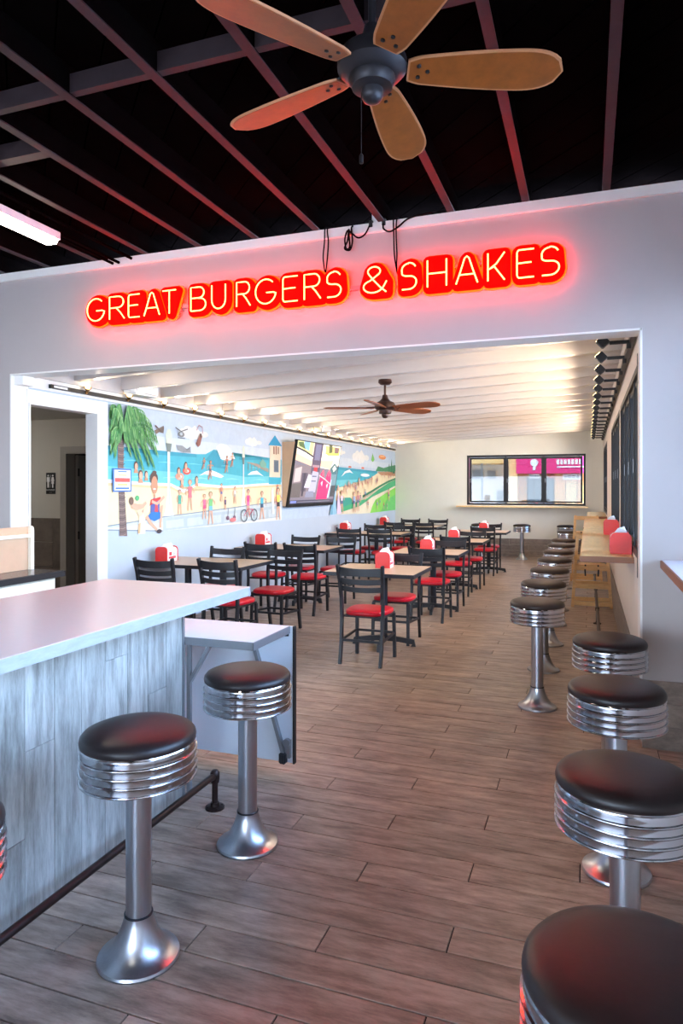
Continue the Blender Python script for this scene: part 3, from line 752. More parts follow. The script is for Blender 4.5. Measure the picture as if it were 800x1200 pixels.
for k, s in enumerate(sl_):
    p = LW(s, 2.575, .075)
    if hb is None:
        b = nb(); lathe(b, [(0, -.035), (.014, -.035), (.020, -.015), (.030, .004), (.038, .016), (.036, .018), (.0, .008)], 16, mx=Matrix.Rotation(radians(30), 4, 'Y') @ Matrix.Rotation(radians(25), 4, 'X')); bx(b, -.05, -.01, -.010, .010, -.05, -.02)
        hb = obj('lamp_head', b, M_gold, t, smooth=True, loc=p)
        b = nb(); lathe(b, [(0, .005), (.018, .012), (.024, .026), (.018, .042), (0, .050)], 14, mx=Matrix.Rotation(radians(30), 4, 'Y') @ Matrix.Rotation(radians(25), 4, 'X')); bulb = obj('bulb', b, M_bulb, hb, smooth=True)
    else: h2 = share('lamp_head', hb, t, p); share('bulb', bulb, h2)
    point('track_lamp', (p.x+.14, p.y, p.z+.0), 6, WARM, t, 160, (.85, 0, .15))
for s, z, lb in ((1.62, 2.66, 'white rounded box on the ledger above the palm, nearer of two'), (6.75, 2.66, 'white rounded box on the ledger above the hanging screen')):
    b = nb(); bx(b, -.09, .09, -.2, .2, -.065, .065); bvl(b, .02, 3); o = obj('speaker_box', b, M_trim, smooth=True); p = LW(s, z, .14); o.location = p; o.rotation_euler[2] = LANG
    tag(o, lb, 'speaker', 'white ledger boxes')

# ------------------------------------------------------------ ceiling fans
def fan(label, loc, ztop_, ang0, bladem, edgem, hubm, chain, R=.62):
    t = thing('ceiling_fan', label, 'fan', loc, 0)
    b = nb(); H = ztop_-loc[2]
    lathe(b, [(0, H), (.07, H), (.075, H-.03), (.05, H-.055), (.02, H-.06), (0, H-.06)], 28); obj('canopy', b, hubm, t, smooth=True)
    b = nb(); lathe(b, [(.013, .12), (.013, H-.05)], 14); obj('downrod', b, hubm, t, smooth=True)
    b = nb(); lathe(b, [(0, .15), (.025, .15), (.035, .11), (.06, .085), (.10, .065), (.113, .035), (.113, .01), (.095, -.01), (.07, -.018), (0, -.018)], 36); obj('motor_housing', b, hubm, t, smooth=True)
    b = nb(); lathe(b, [(.074, -.012), (.076, -.026), (.068, -.042), (.066, -.050), (.036, -.056), (.036, -.078), (.028, -.092), (.014, -.099), (0, -.10)], 32); obj('switch_cup', b, hubm, t, smooth=True)
    for k in range(5):
        a = ang0+k*2*pi/5; mx = Matrix.Rotation(a, 4, 'Z') @ Matrix.Translation((0, 0, .005)) @ Matrix.Rotation(radians(-13), 4, 'X')
        def outl(ins):
            pts = []; N = 26
            for i in range(N+1):
                u = i/N; x = .115+(R-.115)*u; w = .050+.030*math.sin(min(1, u*1.3)*pi/2)
                if u > .72: w *= math.sqrt(max(0, 1-((u-.72)/.28)**2.6))
                if u < .06: w *= .8+.2*u/.06
                pts.append((x-ins*(1 if u > .5 else -1), max(w-ins, 0.0)))
            q = [(x, w) for x, w in pts]+[(x, -w) for x, w in reversed(pts[:-1])]
            return q
        b = nb(); prism(b, outl(0), lambda u, v, tt: mx @ Vector((u, v, tt)), .0, .007); bl = obj('blade_border', b, edgem, t)
        b = nb(); prism(b, outl(.006), lambda u, v, tt: mx @ Vector((u, v, tt)), -.0012, .0078); bl = obj('blade', b, bladem, t)
        b = nb(); sweep(b, [mx @ Vector((.09, 0, .014)), mx @ Vector((.15, 0, .012)), mx @ Vector((.20, 0, .010))], .035, .006, ref=mx.to_3x3() @ Vector((0, 1, 0))); obj('blade_iron', b, hubm, t)
        b = nb()
        for qx, qy in ((.150, .022), (.150, -.022), (.180, 0)):
            lathe(b, [(0, -.006), (.007, -.004), (.007, 0), (0, 0)], 10, mx=mx @ Matrix.Translation((qx, qy, -.001)))
        obj('blade_screws', b, M_fan, t, kind='stuff')
    if chain:
        b = nb(); sweep(b, [(-.03, -.02, -.07), (-.03, -.02, -.27)], .0012, n=6); c = obj('pull_chain', b, hubm, t)
        b = nb(); lathe(b, [(0, -.30), (.007, -.298), (.007, -.275), (.003, -.268), (0, -.268)], 12, (-.03, -.02, 0)); obj('chain_fob', b, hubm, c, smooth=True)
    return t
fan('large ceiling fan with five oak blades and dark grey hub, near under the black rafters', (-.66, 2.12, 2.95), 3.452, radians(19.86), M_oak, M_oakr, M_fan, True)
b = nb(); bx(b, -.80, -.38, 2.07, 2.17, 3.452, 3.50); obj('fan_brace', b, M_raft, cb)
fan('small-looking far ceiling fan with cherry blades over the dining tables', (-2.05, 7.05, 2.45), sl(-2.05, 2.87), radians(19.86+36), M_chry, M_chry, M_fan2, False, .66)

# ------------------------------------------------------------ fluorescent fixture
def batten(x, y0, y1, lab):
    t = thing('fluorescent_light', lab, 'light', (x, 0, 0))
    b = nb(); bx(b, -.06, .06, y0, y1, 3.345, 3.40); bvl(b, .005, 1); obj('housing', b, M_trim, t)
    b = nb(); prism(b, [(-.055, 3.345), (-.04, 3.315), (.04, 3.315), (.055, 3.345)], lambda u, v, tt: Vector((u, tt, v)), y0+.02, y1-.02); obj('diffuser', b, M_fluo, t)
    b = nb(); bx(b, -.008, .008, y0+.25, y0+.266, 3.40, 3.47); bx(b, -.008, .008, y1-.25, y1-.234, 3.40, 3.47); obj('hanger', b, M_blk2, t)
batten(-3.55, 2.65, 3.85, 'long fluorescent batten light glowing under the black rafters at left')
batten(-4.6, -.6, .6, 'added fluorescent batten brightening the front room, unseen behind the viewer at left')  # out-of-view fixture added to brighten the header wall
batten(-1.0, -2.0, -.8, 'added fluorescent batten brightening the front room, unseen behind the viewer over the aisle')  # another unseen fixture added for more front room light

# ------------------------------------------------------------ neon sign
sg = thing('neon_sign', 'glowing red neon sign reading GREAT BURGERS & SHAKES on the header wall', 'sign', (0, 0, 0))
def arc(cx, cy, rx, ry, a0, a1, n=14): return [(cx+rx*cos(radians(a0+(a1-a0)*i/n)), cy+ry*sin(radians(a0+(a1-a0)*i/n))) for i in range(n+1)]
S_ = arc(.5, .74, .46, .26, 25, 90, 6)+arc(.5, .74, .46, .24, 95, 180, 8)+arc(.45, .62, .41, .12, 195, 265, 5)+arc(.52, .28, .46, .22, 80, 0, 8)+arc(.5, .27, .48, .27, -10, -90, 8)+[(.06, .0)]
GL = {
 'G': [arc(.52, .5, .52, .5, 48, 350, 26)+[(.98, .42), (.9, .45), (.56, .45)]],
 'R': [[(0, 0), (0, .5), (0, 1), (.3, 1)]+arc(.58, .75, .36, .25, 90, -90, 12)+[(.3, .5), (.04, .5)], [(.45, .49), (.7, .3), (1, 0)]],
 'E': [[(1, 1), (.5, 1)]+arc(.14, .86, .14, .14, 90, 180, 4)+arc(.14, .14, .14, .14, 180, 270, 4)+[(.5, 0), (1, 0)], [(.03, .52), (.5, .53), (.85, .53)]],
 'A': [[(0, 0), (.2, .45), (.4, .94), (.5, 1), (.6, .94), (.8, .45), (1, 0)], [(.18, .33), (.82, .33)]],
 'T': [[(0, 1), (.5, 1), (1, 1)], [(.5, .97), (.5, .5), (.5, 0)]],
 'B': [[(0, 0), (0, .5), (0, 1), (.3, 1)]+arc(.55, .77, .33, .23, 90, -90, 10)+[(.3, .54), (.05, .54)], [(.5, .53)]+arc(.6, .265, .4, .265, 75, -90, 10)+[(.3, 0), (.02, 0)]],
 'U': [[(0, 1), (0, .6)]+arc(.5, .38, .5, .38, 180, 360, 14)+[(1, .6), (1, 1)]],
 'S': [S_],
 '&': [[(1, .42), (.86, .2)]+arc(.42, .24, .42, .24, -30, -250, 12)+[(.5, .6)]+arc(.46, .82, .27, .18, -40, 215, 12)+[(.42, .5), (.72, .2), (.98, 0)]],
 'H': [[(0, 1), (0, .5), (0, 0)], [(1, 1), (1, .5), (1, 0)], [(.02, .5), (.98, .5)]],
 'K': [[(0, 1), (0, .5), (0, 0)], [(1, 1), (.5, .6), (.06, .42), (.4, .5), (1, 0)]],
}
LET = [('G', -3.809, -3.646), ('R', -3.591, -3.449), ('E', -3.410, -3.307), ('A', -3.264, -3.122), ('T', -3.093, -2.975), ('B', -2.842, -2.712), ('U', -2.660, -2.544), ('R', -2.450, -2.337),
       ('G', -2.294, -2.135), ('E', -2.074, -1.959), ('R', -1.906, -1.781), ('S', -1.736, -1.626), ('&', -1.462, -1.296), ('S', -1.193, -1.086), ('H', -1.012, -.884), ('A', -.820, -.679), ('K', -.613, -.507), ('E', -.429, -.324), ('S', -.281, -.169)]
zb_, hh = 2.945, .178
def hull(pts):
    pts = sorted(set(pts))
    def half(P):
        h = []
        for p in P:
            while len(h) > 1 and (h[-1][0]-h[-2][0])*(p[1]-h[-2][1])-(h[-1][1]-h[-2][1])*(p[0]-h[-2][0]) <= 0: h.pop()
            h.append(p)
        return h
    a = half(pts); b = half(pts[::-1]); return a[:-1]+b[:-1]
def offs(pts, m):
    return hull([(round(x+m*cos(2*pi*k/12), 5), round(y+m*sin(2*pi*k/12), 5)) for x, y in pts for k in range(12)])
for li, (ch, xa, xb) in enumerate(LET):
    lo_ = (li % 2)*.0018
    for st in GL[ch]:
        P = [(xa+(xb-xa)*u, YH-.105, zb_+hh*v) for u, v in st]
        b = nb(); sweep(b, P, .0048, n=8, ref=(0, 1, 0)); tb = obj('neon_tube', b, M_neon, sg, smooth=True)
    pts = [(xa+(xb-xa)*u, zb_+hh*v) for st in GL[ch] for u, v in st]
    b = nb(); prism(b, offs(pts, .036), lambda u, v, tt: Vector((u, tt, v)), YH-.080-lo_, YH-.060-lo_); obj('letter_panel', b, M_nred, sg)
    b = nb(); prism(b, offs(pts, .045), lambda u, v, tt: Vector((u, tt, v)), YH-.0575-lo_, YH-.045-lo_); obj('letter_border', b, M_noran, sg)
for xa, xb in ((-3.80, -2.98), (-2.84, -1.62), (-1.46, -1.30), (-1.19, -.16)):
    b = nb(); bx(b, xa-.01, xb+.01, YH-.044, YH-.001, zb_+.03, zb_+.055); bx(b, xa-.01, xb+.01, YH-.044, YH-.001, zb_+.13, zb_+.15); obj('mounting_rail', b, M_clear, sg)
b = nb(); bx(b, -3.0, -.5, YH-.03, YH-.001, zb_+.055, zb_+.085); obj('back_rail', b, M_clear, sg)
# power cords and outlet
ob = thing('outlet_box', 'pale outlet box with two plugs on top of the header wall above the ampersand', 'outlet', (-1.40, YH+.0, ztop+.01))
b = nb(); bx(b, -.035, .035, 0, .05, 0, .13); bvl(b, .004, 1); obj('box_body', b, M_trim, ob)
for sx in (-.035, .06):
    b = nb(); bx(b, sx-.014, sx+.014, -.03, .0, -.03, .02); bvl(b, .004, 1); obj('plug', b, M_blk2, ob)
def cord(pts, lab, r=.005):
    # smooth through points
    P = [Vector(p) for p in pts]; o = []
    for i in range(len(P)-1):
        p0 = P[max(i-1, 0)]; p1 = P[i]; p2 = P[i+1]; p3 = P[min(i+2, len(P)-1)]
        for k in range(6):
            u = k/6; o.append(.5*((2*p1)+(-p0+p2)*u+(2*p0-5*p1+4*p2-p3)*u*u+(-p0+3*p1-3*p2+p3)*u**3))
    o.append(P[-1]); b = nb(); sweep(b, o, r, n=8); tag(obj('power_cord', b, M_cable, smooth=True), lab, 'cord', 'sign cords')
yy = YH-.045
cord([(-1.765, YH+.02, 3.47), (-1.77, yy, 3.46), (-1.775, yy, 3.36), (-1.785, yy, 3.25), (-1.77, yy, 3.14)], 'black cord hanging down to the sign above the letter S of BURGERS')
cord([(-1.725+.01, YH+.02, 3.47), (-1.75, yy, 3.455), (-1.745, yy, 3.36), (-1.752, yy, 3.25), (-1.765, yy, 3.14)], 'second strand of the black cord above the letter S of BURGERS')
cord([(-1.44, yy+.01, 3.44), (-1.47, yy, 3.38), (-1.52, yy, 3.36), (-1.57, yy, 3.40), (-1.60, yy, 3.42), (-1.62, yy, 3.36), (-1.605, yy-.01, 3.29), (-1.58, yy-.01, 3.30), (-1.585, yy-.01, 3.37), (-1.59, yy, 3.43), (-1.60, yy, 3.35), (-1.615, yy-.02, 3.29), (-1.575, yy-.02, 3.275), (-1.56, yy-.01, 3.34), (-1.57, yy, 3.44), (-1.56, YH+.03, 3.47)], 'black cord coiled in a hanging loop left of the outlet box', .006)
cord([(-1.34, yy+.01, 3.44), (-1.335, yy, 3.40), (-1.29, yy, 3.375), (-1.23, yy, 3.40), (-1.15, yy, 3.45), (-1.0, YH-.02, 3.475), (-.85, YH+.03, 3.48)], 'black cord running right from the outlet box along the wall top', .006)
cord([(-1.235, YH+.02, 3.47), (-1.24, yy, 3.455), (-1.245, yy, 3.36), (-1.24, yy, 3.22), (-1.235, yy-.02, 3.12), (-1.22, yy-.02, 3.065), (-1.12, yy-.01, 3.09)], 'black cord hanging down between the ampersand and SHAKES')
cord([(-1.262, YH+.02, 3.47), (-1.264, yy, 3.455), (-1.262, yy, 3.36), (-1.258, yy, 3.22), (-1.24, yy-.02, 3.12), (-1.225, yy-.02, 3.06), (-1.20, yy-.01, 3.055)], 'second strand of the cord between the ampersand and SHAKES')

# ------------------------------------------------------------ restroom sign
M_sw = mat('white_symbol', rgb(235, 235, 235), .5); M_sb = mat('black_sign', rgb(26, 26, 28), .4)
rs = thing('restroom_sign', 'black restroom sign with white man and woman symbols and the word RESTROOM', 'sign', (-6.41, 6.898, 1.66))
b = nb(); bx(b, -.075, .075, -.008, 0, -.135, .135); bvl(b, .004, 1); obj('plate', b, M_sb, rs)
b = nb()
for cx, sk in ((-.036, 0), (.036, 1)):
    lathe(b, [(0, -.001), (.012, -.001), (.012, .001), (0, .001)], 14, mx=Matrix.Translation((cx, -.010, .098)) @ Matrix.Rotation(pi/2, 4, 'X'))
    pf = lambda u, v, tt, cx=cx: Vector((cx+u, tt, v))
    if sk: prism(b, [(-.014, .08), (.014, .08), (.026, .03), (.02, .027), (.013, .05), (.022, -.005), (.009, -.005), (.009, -.055), (-.009, -.055), (-.009, -.005), (-.022, -.005), (-.013, .05), (-.02, .027), (-.026, .03)], pf, -.011, -.009)
    else: prism(b, [(-.022, .08), (.022, .08), (.024, .02), (.016, .02), (.014, .06), (.013, -.055), (.002, -.055), (.0, .01), (-.002, -.055), (-.013, -.055), (-.014, .06), (-.016, .02), (-.024, .02)], pf, -.011, -.009)
bx(b, -.0015, .0015, -.011, -.009, -.055, .11)
obj('symbols', b, M_sw, rs)
tx('lettering', 'RESTROOM', .026, M_sw, rs, Matrix.Translation((0, -.009, -.085)) @ Matrix.Rotation(pi/2, 4, 'X'))
tx('braille_line', '........', .026, M_sw, rs, Matrix.Translation((0, -.009, -.108)) @ Matrix.Rotation(pi/2, 4, 'X'))

# ------------------------------------------------------------ mural (flat paint on the left wall)
PC = {}
def paint(r, g, b_):
    k = (r, g, b_)
    if k not in PC: PC[k] = mat('mural_paint_%02x%02x%02x' % k, rgb(r, g, b_), .6, var=.10, scale=9)
    return PC[k]
mu = bpy.data.objects.new('mural', None); COL.objects.link(mu); tag(mu, 'long painted beach mural with palm, surf, tower and bathers on the left wall', 'mural')
LAYER = [0]
class Layer:
    def __init__(s, name, parent=None): s.bm = nb(); s.mats = []; s.name = name; LAYER[0] += 1; s.d = .002+.0009*LAYER[0]; s.parent = parent
    def idx(s, c):
        m = paint(*c)
        if m not in s.mats: s.mats.append(m)
        return s.mats.index(m)
    def poly(s, pts, c):
        s.d += .00002
        try: f = s.bm.faces.new([s.bm.verts.new(LW(u, v, s.d)) for u, v in pts])
        except ValueError: return
        f.material_index = s.idx(c)
    def disc(s, u, v, ru, rv, c, n=12): s.poly([(u+ru*cos(2*pi*i/n), v+rv*sin(2*pi*i/n)) for i in range(n)], c)
    def stroke(s, pts, w, c):
        L = []; R = []
        for i, (u, v) in enumerate(pts):
            a = pts[max(i-1, 0)]; b = pts[min(i+1, len(pts)-1)]; dx, dy = b[0]-a[0], b[1]-a[1]; q = math.hypot(dx, dy) or 1
            ww = w[i] if isinstance(w, (list, tuple)) else w
            L.append((u-dy/q*ww/2, v+dx/q*ww/2)); R.append((u+dy/q*ww/2, v-dx/q*ww/2))
        for i in range(len(pts)-1): s.poly([L[i], L[i+1], R[i+1], R[i]], c)
    def done(s):
        bmesh.ops.triangulate(s.bm, faces=[f for f in s.bm.faces if len(f.verts) > 4])
        me = bpy.data.meshes.new(s.name); s.bm.to_mesh(me); s.bm.free()
        for m in s.mats: me.materials.append(m)
        o = bpy.data.objects.new(s.name, me); COL.objects.link(o); o.parent = mu; o['kind'] = 'stuff'; return o
def person(L, u, v, h, skin, top, bot, hair, pose=0, lean=0, wd=1.0):
    """small cartoon bather, feet at (u,v)"""
    w = h*.11*wd; k = lambda a: u+lean*a*h
    for s_ in (-1, 1):
        L.stroke([(k(0)+s_*w*(.9+pose*.8), v), (k(.25)+s_*w*.7, v+h*.25), (k(.45)+s_*w*.4, v+h*.47)], [w*.55, w*.7, w*.9], skin)
    L.poly([(k(.42)-w, v+h*.42), (k(.42)+w, v+h*.42), (k(.55)+w*.85, v+h*.56), (k(.55)-w*.85, v+h*.56)], bot)
    L.poly([(k(.55)-w*.85, v+h*.56), (k(.55)+w*.85, v+h*.56), (k(.8)+w*1.1, v+h*.79), (k(.8)-w*1.1, v+h*.79)], top)
    for s_ in (-1, 1):
        L.stroke([(k(.78)+s_*w*1.0, v+h*.77), (k(.65)+s_*w*(1.9+pose), v+h*(.64+.1*pose)), (k(.6)+s_*w*(1.6+pose*1.8), v+h*(.50+.35*pose*(s_ > 0)))], w*.45, skin)
    L.stroke([(k(.78), v+h*.77), (k(.86), v+h*.86)], w*.6, skin)
    L.disc(k(.93), v+h*.935, w*1.0, h*.085, hair)
    L.disc(k(.92), v+h*.915, w*.8, h*.072, skin)
def done(L): return L.done()
SKY = (196, 212, 228); SEA1 = (70, 178, 196); SEA2 = (112, 204, 214); SEA3 = (52, 156, 180); FOAM = (240, 246, 248); SAND = (246, 226, 184); SAND2 = (236, 204, 156)
L = Layer('painted_sky')
L.poly([(1.245, 1.16), (5.35, 1.16), (5.35, 2.485), (1.245, 2.485)], SKY); L.poly([(5.35, 1.09), (11.78, 1.06), (11.78, 2.485), (5.35, 2.485)], SKY)
L.poly([(1.245, 2.2), (5.35, 2.2), (11.78, 2.2), (11.78, 2.05), (1.245, 2.03)], (210, 222, 232))
for cu, cv, s_ in ((2.85, 2.28, .26), (4.42, 2.27, .2), (9.2, 2.24, .42), (8.0, 2.3, .2)):
    for q in range(6): L.disc(cu+s_*(q-2.5)*.35, cv+.05*s_*math.sin(q*1.7), s_*.42, s_*(.22+.1*math.sin(q*1.1)), (232, 234, 230))
    L.poly([(cu-s_*.9, cv-.02), (cu+s_*.1, cv+s_*.42), (cu+s_*.9, cv-.02)], (236, 236, 230))
done(L)
L = Layer('painted_sea')
L.poly([(1.245, 1.58), (3.0, 1.55), (5.35, 1.6), (5.35, 2.055), (4.89, 2.06), (3.98, 2.03), (3.53, 1.99), (3.42, 2.05), (3.32, 2.11), (3.12, 2.04), (2.91, 2.03), (1.245, 2.045)], SEA1)
L.poly([(1.245, 1.60), (2.9, 1.60), (5.35, 1.64), (5.35, 1.80), (4.2, 1.76), (3.6, 1.80), (2.9, 1.78), (2.1, 1.80), (1.245, 1.83)], SEA2)
L.poly([(1.245, 2.045), (2.91, 2.03), (2.91, 1.99), (2.0, 1.985), (1.245, 2.005)], SEA3); L.poly([(3.98, 2.03), (4.89, 2.06), (4.89, 2.03), (4.0, 2.0)], SEA3)
L.poly([(3.12, 1.97), (3.32, 2.11), (3.42, 2.05), (3.53, 1.97), (3.7, 1.93), (3.6, 1.86), (3.3, 1.88)], SEA3)
for pts in ([(3.37, 2.15), (3.5, 2.2), (3.67, 2.18), (3.8, 2.1), (3.88, 2.01), (3.67, 1.97), (3.5, 1.99)], [(2.97, 1.76), (3.1, 1.81), (3.24, 1.84), (3.45, 1.80), (3.58, 1.76), (3.50, 1.735), (3.24, 1.78), (3.1, 1.78)], [(4.23, 1.79), (4.35, 1.84), (4.52, 1.86), (4.74, 1.78), (4.6, 1.80), (4.45, 1.80)]): L.poly(pts, FOAM)
for u in (1.5, 2.1, 2.7, 3.5, 4.3): L.stroke([(u, 1.9), (u+.15, 1.905), (u+.34, 1.897)], [.002, .014, .002], SEA2); L.stroke([(u+.1, 1.72), (u+.3, 1.73), (u+.5, 1.72)], [.002, .016, .002], (150, 222, 226))
L.poly([(7.6, 1.55), (7.62, 2.015), (10.3, 1.985), (10.4, 1.88), (9.84, 1.82), (8.93, 1.66), (7.82, 1.55)], SEA1)
L.poly([(7.62, 2.015), (10.3, 1.985), (10.3, 1.94), (7.62, 1.96)], SEA3); L.poly([(7.6, 1.75), (9.0, 1.78), (8.6, 1.64), (7.7, 1.62)], SEA2)
done(L)
L = Layer('painted_beach')
L.poly([(1.245, 1.20), (5.35, 1.2), (5.35, 1.66), (4.56, 1.64), (4.13, 1.62), (3.6, 1.60), (2.91, 1.63), (2.62, 1.545), (2.36, 1.63), (2.0, 1.63), (1.61, 1.65), (1.245, 1.665)], SAND)
L.stroke([(1.245, 1.675), (1.61, 1.66), (2.0, 1.645), (2.36, 1.64), (2.62, 1.56), (2.91, 1.645), (3.6, 1.615), (4.13, 1.63), (4.56, 1.65), (5.35, 1.675)], .035, FOAM)
L.stroke([(1.245, 1.64), (1.61, 1.63), (2.0, 1.615), (2.36, 1.61), (2.62, 1.525), (2.91, 1.61), (3.6, 1.585), (4.13, 1.6), (4.56, 1.62), (5.35, 1.64)], .03, SAND2)
L.poly([(7.72, 1.36), (7.78, 1.60), (8.93, 1.66), (9.84, 1.82), (10.38, 1.95), (11.78, 1.99), (11.78, 1.78), (10.87, 1.70), (9.99, 1.5), (8.9, 1.35)], SAND)
L.poly([(10.3, 1.97), (11.78, 2.0), (11.78, 1.9), (10.6, 1.9)], (196, 150, 110))
L.poly([(7.72, 1.09), (9.77, 1.05), (11.78, 1.06), (11.78, 1.8), (10.9, 1.7), (9.9, 1.45), (8.9, 1.3), (7.8, 1.2)], (238, 226, 196))
done(L)
L = Layer('painted_promenade')
L.poly([(1.245, 1.20), (2.2, 1.265), (5.35, 1.39), (5.35, 1.28), (1.245, 1.17)], (206, 214, 214))
L.poly([(1.245, 1.16), (2.2, 1.10), (5.35, 1.09), (5.35, 1.30), (2.2, 1.2), (1.245, 1.18)], (226, 228, 222))
L.poly([(2.2, 1.10), (5.3, 1.14), (5.3, 1.32), (2.2, 1.25)], (186, 200, 204))
for q in range(7):
    u = 2.26+q*.44; L.poly([(u, 1.125+.004*q), (u+.36, 1.13+.004*q), (u+.36, 1.225+.009*q), (u, 1.215+.009*q)], (204, 214, 216))
L.stroke([(1.245, 1.205), (2.2, 1.262), (5.35, 1.392)], .014, (140, 156, 164)); L.stroke([(1.245, 1.165), (2.2, 1.10)], .012, (140, 156, 164))
done(L)
L = Layer('painted_hill')
G1 = (70, 178, 120); G2 = (110, 206, 110); G3 = (140, 220, 90); TQ = (60, 160, 140)
L.poly([(7.82, 1.41), (8.54, 1.41), (8.8, 1.30), (8.3, 1.22), (7.88, 1.16)], TQ)
L.poly([(7.88, 1.20), (8.8, 1.30), (9.62, 1.38), (10.38, 1.56), (11.21, 1.73), (11.78, 1.8), (11.78, 1.66), (10.87, 1.53), (9.99, 1.41), (9.13, 1.22), (8.29, 1.15), (7.88, 1.11)], G1)
L.stroke([(9.3, 1.42), (9.99, 1.54), (10.5, 1.64), (11.21, 1.76), (11.78, 1.83)], .05, (50, 130, 90))
L.poly([(9.77, 1.05), (9.95, 1.2), (10.2, 1.34), (10.87, 1.46), (11.78, 1.62), (11.78, 1.06)], G3); L.poly([(10.6, 1.06), (11.0, 1.3), (11.78, 1.45), (11.78, 1.06)], G2)
L.poly([(8.9, 1.06), (9.5, 1.25), (9.99, 1.40), (10.87, 1.50), (10.5, 1.42), (10.1, 1.32), (9.8, 1.05)], (242, 232, 200))
L.poly([(10.2, 1.99), (10.38, 2.1), (10.8, 2.07), (11.21, 2.12), (11.78, 2.17), (11.78, 2.0), (10.3, 1.98)], (70, 140, 100))
for u, v, h in ((11.45, 1.98, .34), (11.65, 1.96, .26), (11.25, 2.0, .2)): L.poly([(u-.10, v), (u, v+h), (u+.10, v)], (46, 120, 84))
L.poly([(9.88, 2.22), (9.98, 2.38), (10.12, 2.24), (10.0, 2.18)], (120, 190, 90)); L.disc(10.7, 2.32, .28, .055, (236, 150, 90)); L.disc(10.7, 2.34, .2, .02, (246, 190, 140))
done(L)
L = Layer('painted_palm')
TR = (124, 104, 100)
L.poly([(1.40, 2.2), (1.50, 2.2), (1.49, 1.78), (1.52, 1.4), (1.555, 1.08), (1.43, 1.09), (1.42, 1.4), (1.40, 1.78)], TR)
for q in range(30):
    z = 1.10+q*.036; L.stroke([(1.425-.0008*q, z), (1.485-.0006*q, z-.008), (1.535-.001*q, z+.006)], .008, (96, 80, 80) if q % 2 else (160, 140, 128))
random.seed(11)
GR = [(70, 140, 82), (98, 166, 96), (52, 118, 70), (136, 190, 120), (84, 152, 76)]
TIPS = [(1.27, 2.40), (1.27, 2.26), (1.28, 2.12), (1.30, 2.02), (1.37, 1.99), (1.58, 2.02), (1.69, 1.97), (1.80, 1.86), (1.90, 1.92), (1.99, 1.90), (2.05, 2.04), (2.05, 2.18), (1.96, 2.30), (1.86, 2.38), (1.74, 2.42), (1.62, 2.44), (1.40, 2.44), (1.32, 2.36)]
for rnd in range(2):
    for q, (tu, tv_) in enumerate(TIPS):
        tu = max(1.262, tu-.05*rnd); tv_ += .05*rnd; c0 = (1.455, 2.20)
        mu_, mv = (c0[0]+tu)/2, max(c0[1], tv_)+.16*min(1, abs(tu-c0[0])*2+.2)
        mv = min(mv, 2.56)
        sp_ = []
        for k in range(13):
            w = k/12; sp_.append((c0[0]*(1-w)**2+2*mu_*w*(1-w)+tu*w*w, min(2.478, c0[1]*(1-w)**2+2*mv*w*(1-w)+tv_*w*w)))
        L.stroke(sp_, [.03]*5+[.024]*4+[.014]*3+[.004], GR[(q+rnd) % 5])
        for k in range(2, 13):
            u, v = sp_[k]; ln = .15*(1-.4*k/12); sg_ = 1 if tu > c0[0] else -1
            for e in (0, 1):
                cc = GR[(q*3+k+e+rnd) % 5]; du = sg_*(.045 if e else .015); ex = max(1.262, u+du)
                L.stroke([(u, v), ((u+ex)/2, v-ln*.5), (ex, v-ln)], [.008, .016, .002], cc)
done(L)
random.seed(5)
L = Layer('painted_lamp_posts')
for u, v0, h, w in ((2.31, 1.30, .73, 1.0), (4.11, 1.38, .56, .6)):
    L.poly([(u-.10*w, v0-.03), (u+.10*w, v0-.03), (u+.06*w, v0+.08), (u+.045*w, v0+.2), (u-.045*w, v0+.2), (u-.06*w, v0+.08)], (226, 236, 240))
    L.stroke([(u, v0+.1), (u, v0+h)], .05*w, (232, 240, 244)); L.stroke([(u+.016*w, v0+.1), (u+.016*w, v0+h)], .012*w, (176, 196, 208))
    L.poly([(u-.035*w, v0+h), (u+.035*w, v0+h), (u+.06*w, v0+h+.10), (u-.06*w, v0+h+.10)], (120, 136, 132))
    L.poly([(u-.055*w, v0+h+.10), (u+.055*w, v0+h+.10), (u+.065*w, v0+h+.20), (u+.03*w, v0+h+.27), (u-.03*w, v0+h+.27), (u-.065*w, v0+h+.20)], (216, 224, 206))
done(L)
L = Layer('painted_tower')
L.poly([(4.92, 1.76), (5.30, 1.76), (5.32, 2.27), (4.94, 2.27)], (232, 214, 188)); L.poly([(4.88, 2.26), (5.11, 2.43), (5.36, 2.27)], (40, 150, 196)); L.poly([(4.9, 1.66), (5.32, 1.66), (5.31, 1.77), (4.9, 1.77)], (60, 176, 200))
for u0, u1, z0, z1, c in ((5.05, 5.10, 2.13, 2.25, (150, 110, 90)), (5.13, 5.18, 2.13, 2.26, (150, 110, 90)), (5.21, 5.25, 2.14, 2.25, (150, 110, 90)), (5.07, 5.24, 1.85, 2.04, (110, 120, 130)), (5.10, 5.21, 1.87, 2.02, (90, 104, 120))): L.poly([(u0, z0), (u1, z0), (u1, z1), (u0, z1)], c)
L.poly([(4.17, 1.98), (4.5, 1.965), (4.89, 1.90), (4.89, 1.84), (4.5, 1.92)], (160, 150, 136))
for q in range(6): L.stroke([(4.25+q*.1, 1.97-.008*q), (4.25+q*.1, 1.86)], .012, (150, 140, 130))
L.poly([(4.6, 1.98), (4.7, 2.04), (4.82, 1.97), (4.8, 1.9), (4.62, 1.92)], (120, 170, 150))
done(L)
L = Layer('painted_swimmers')
SK = (206, 150, 118); SK2 = (226, 178, 150)
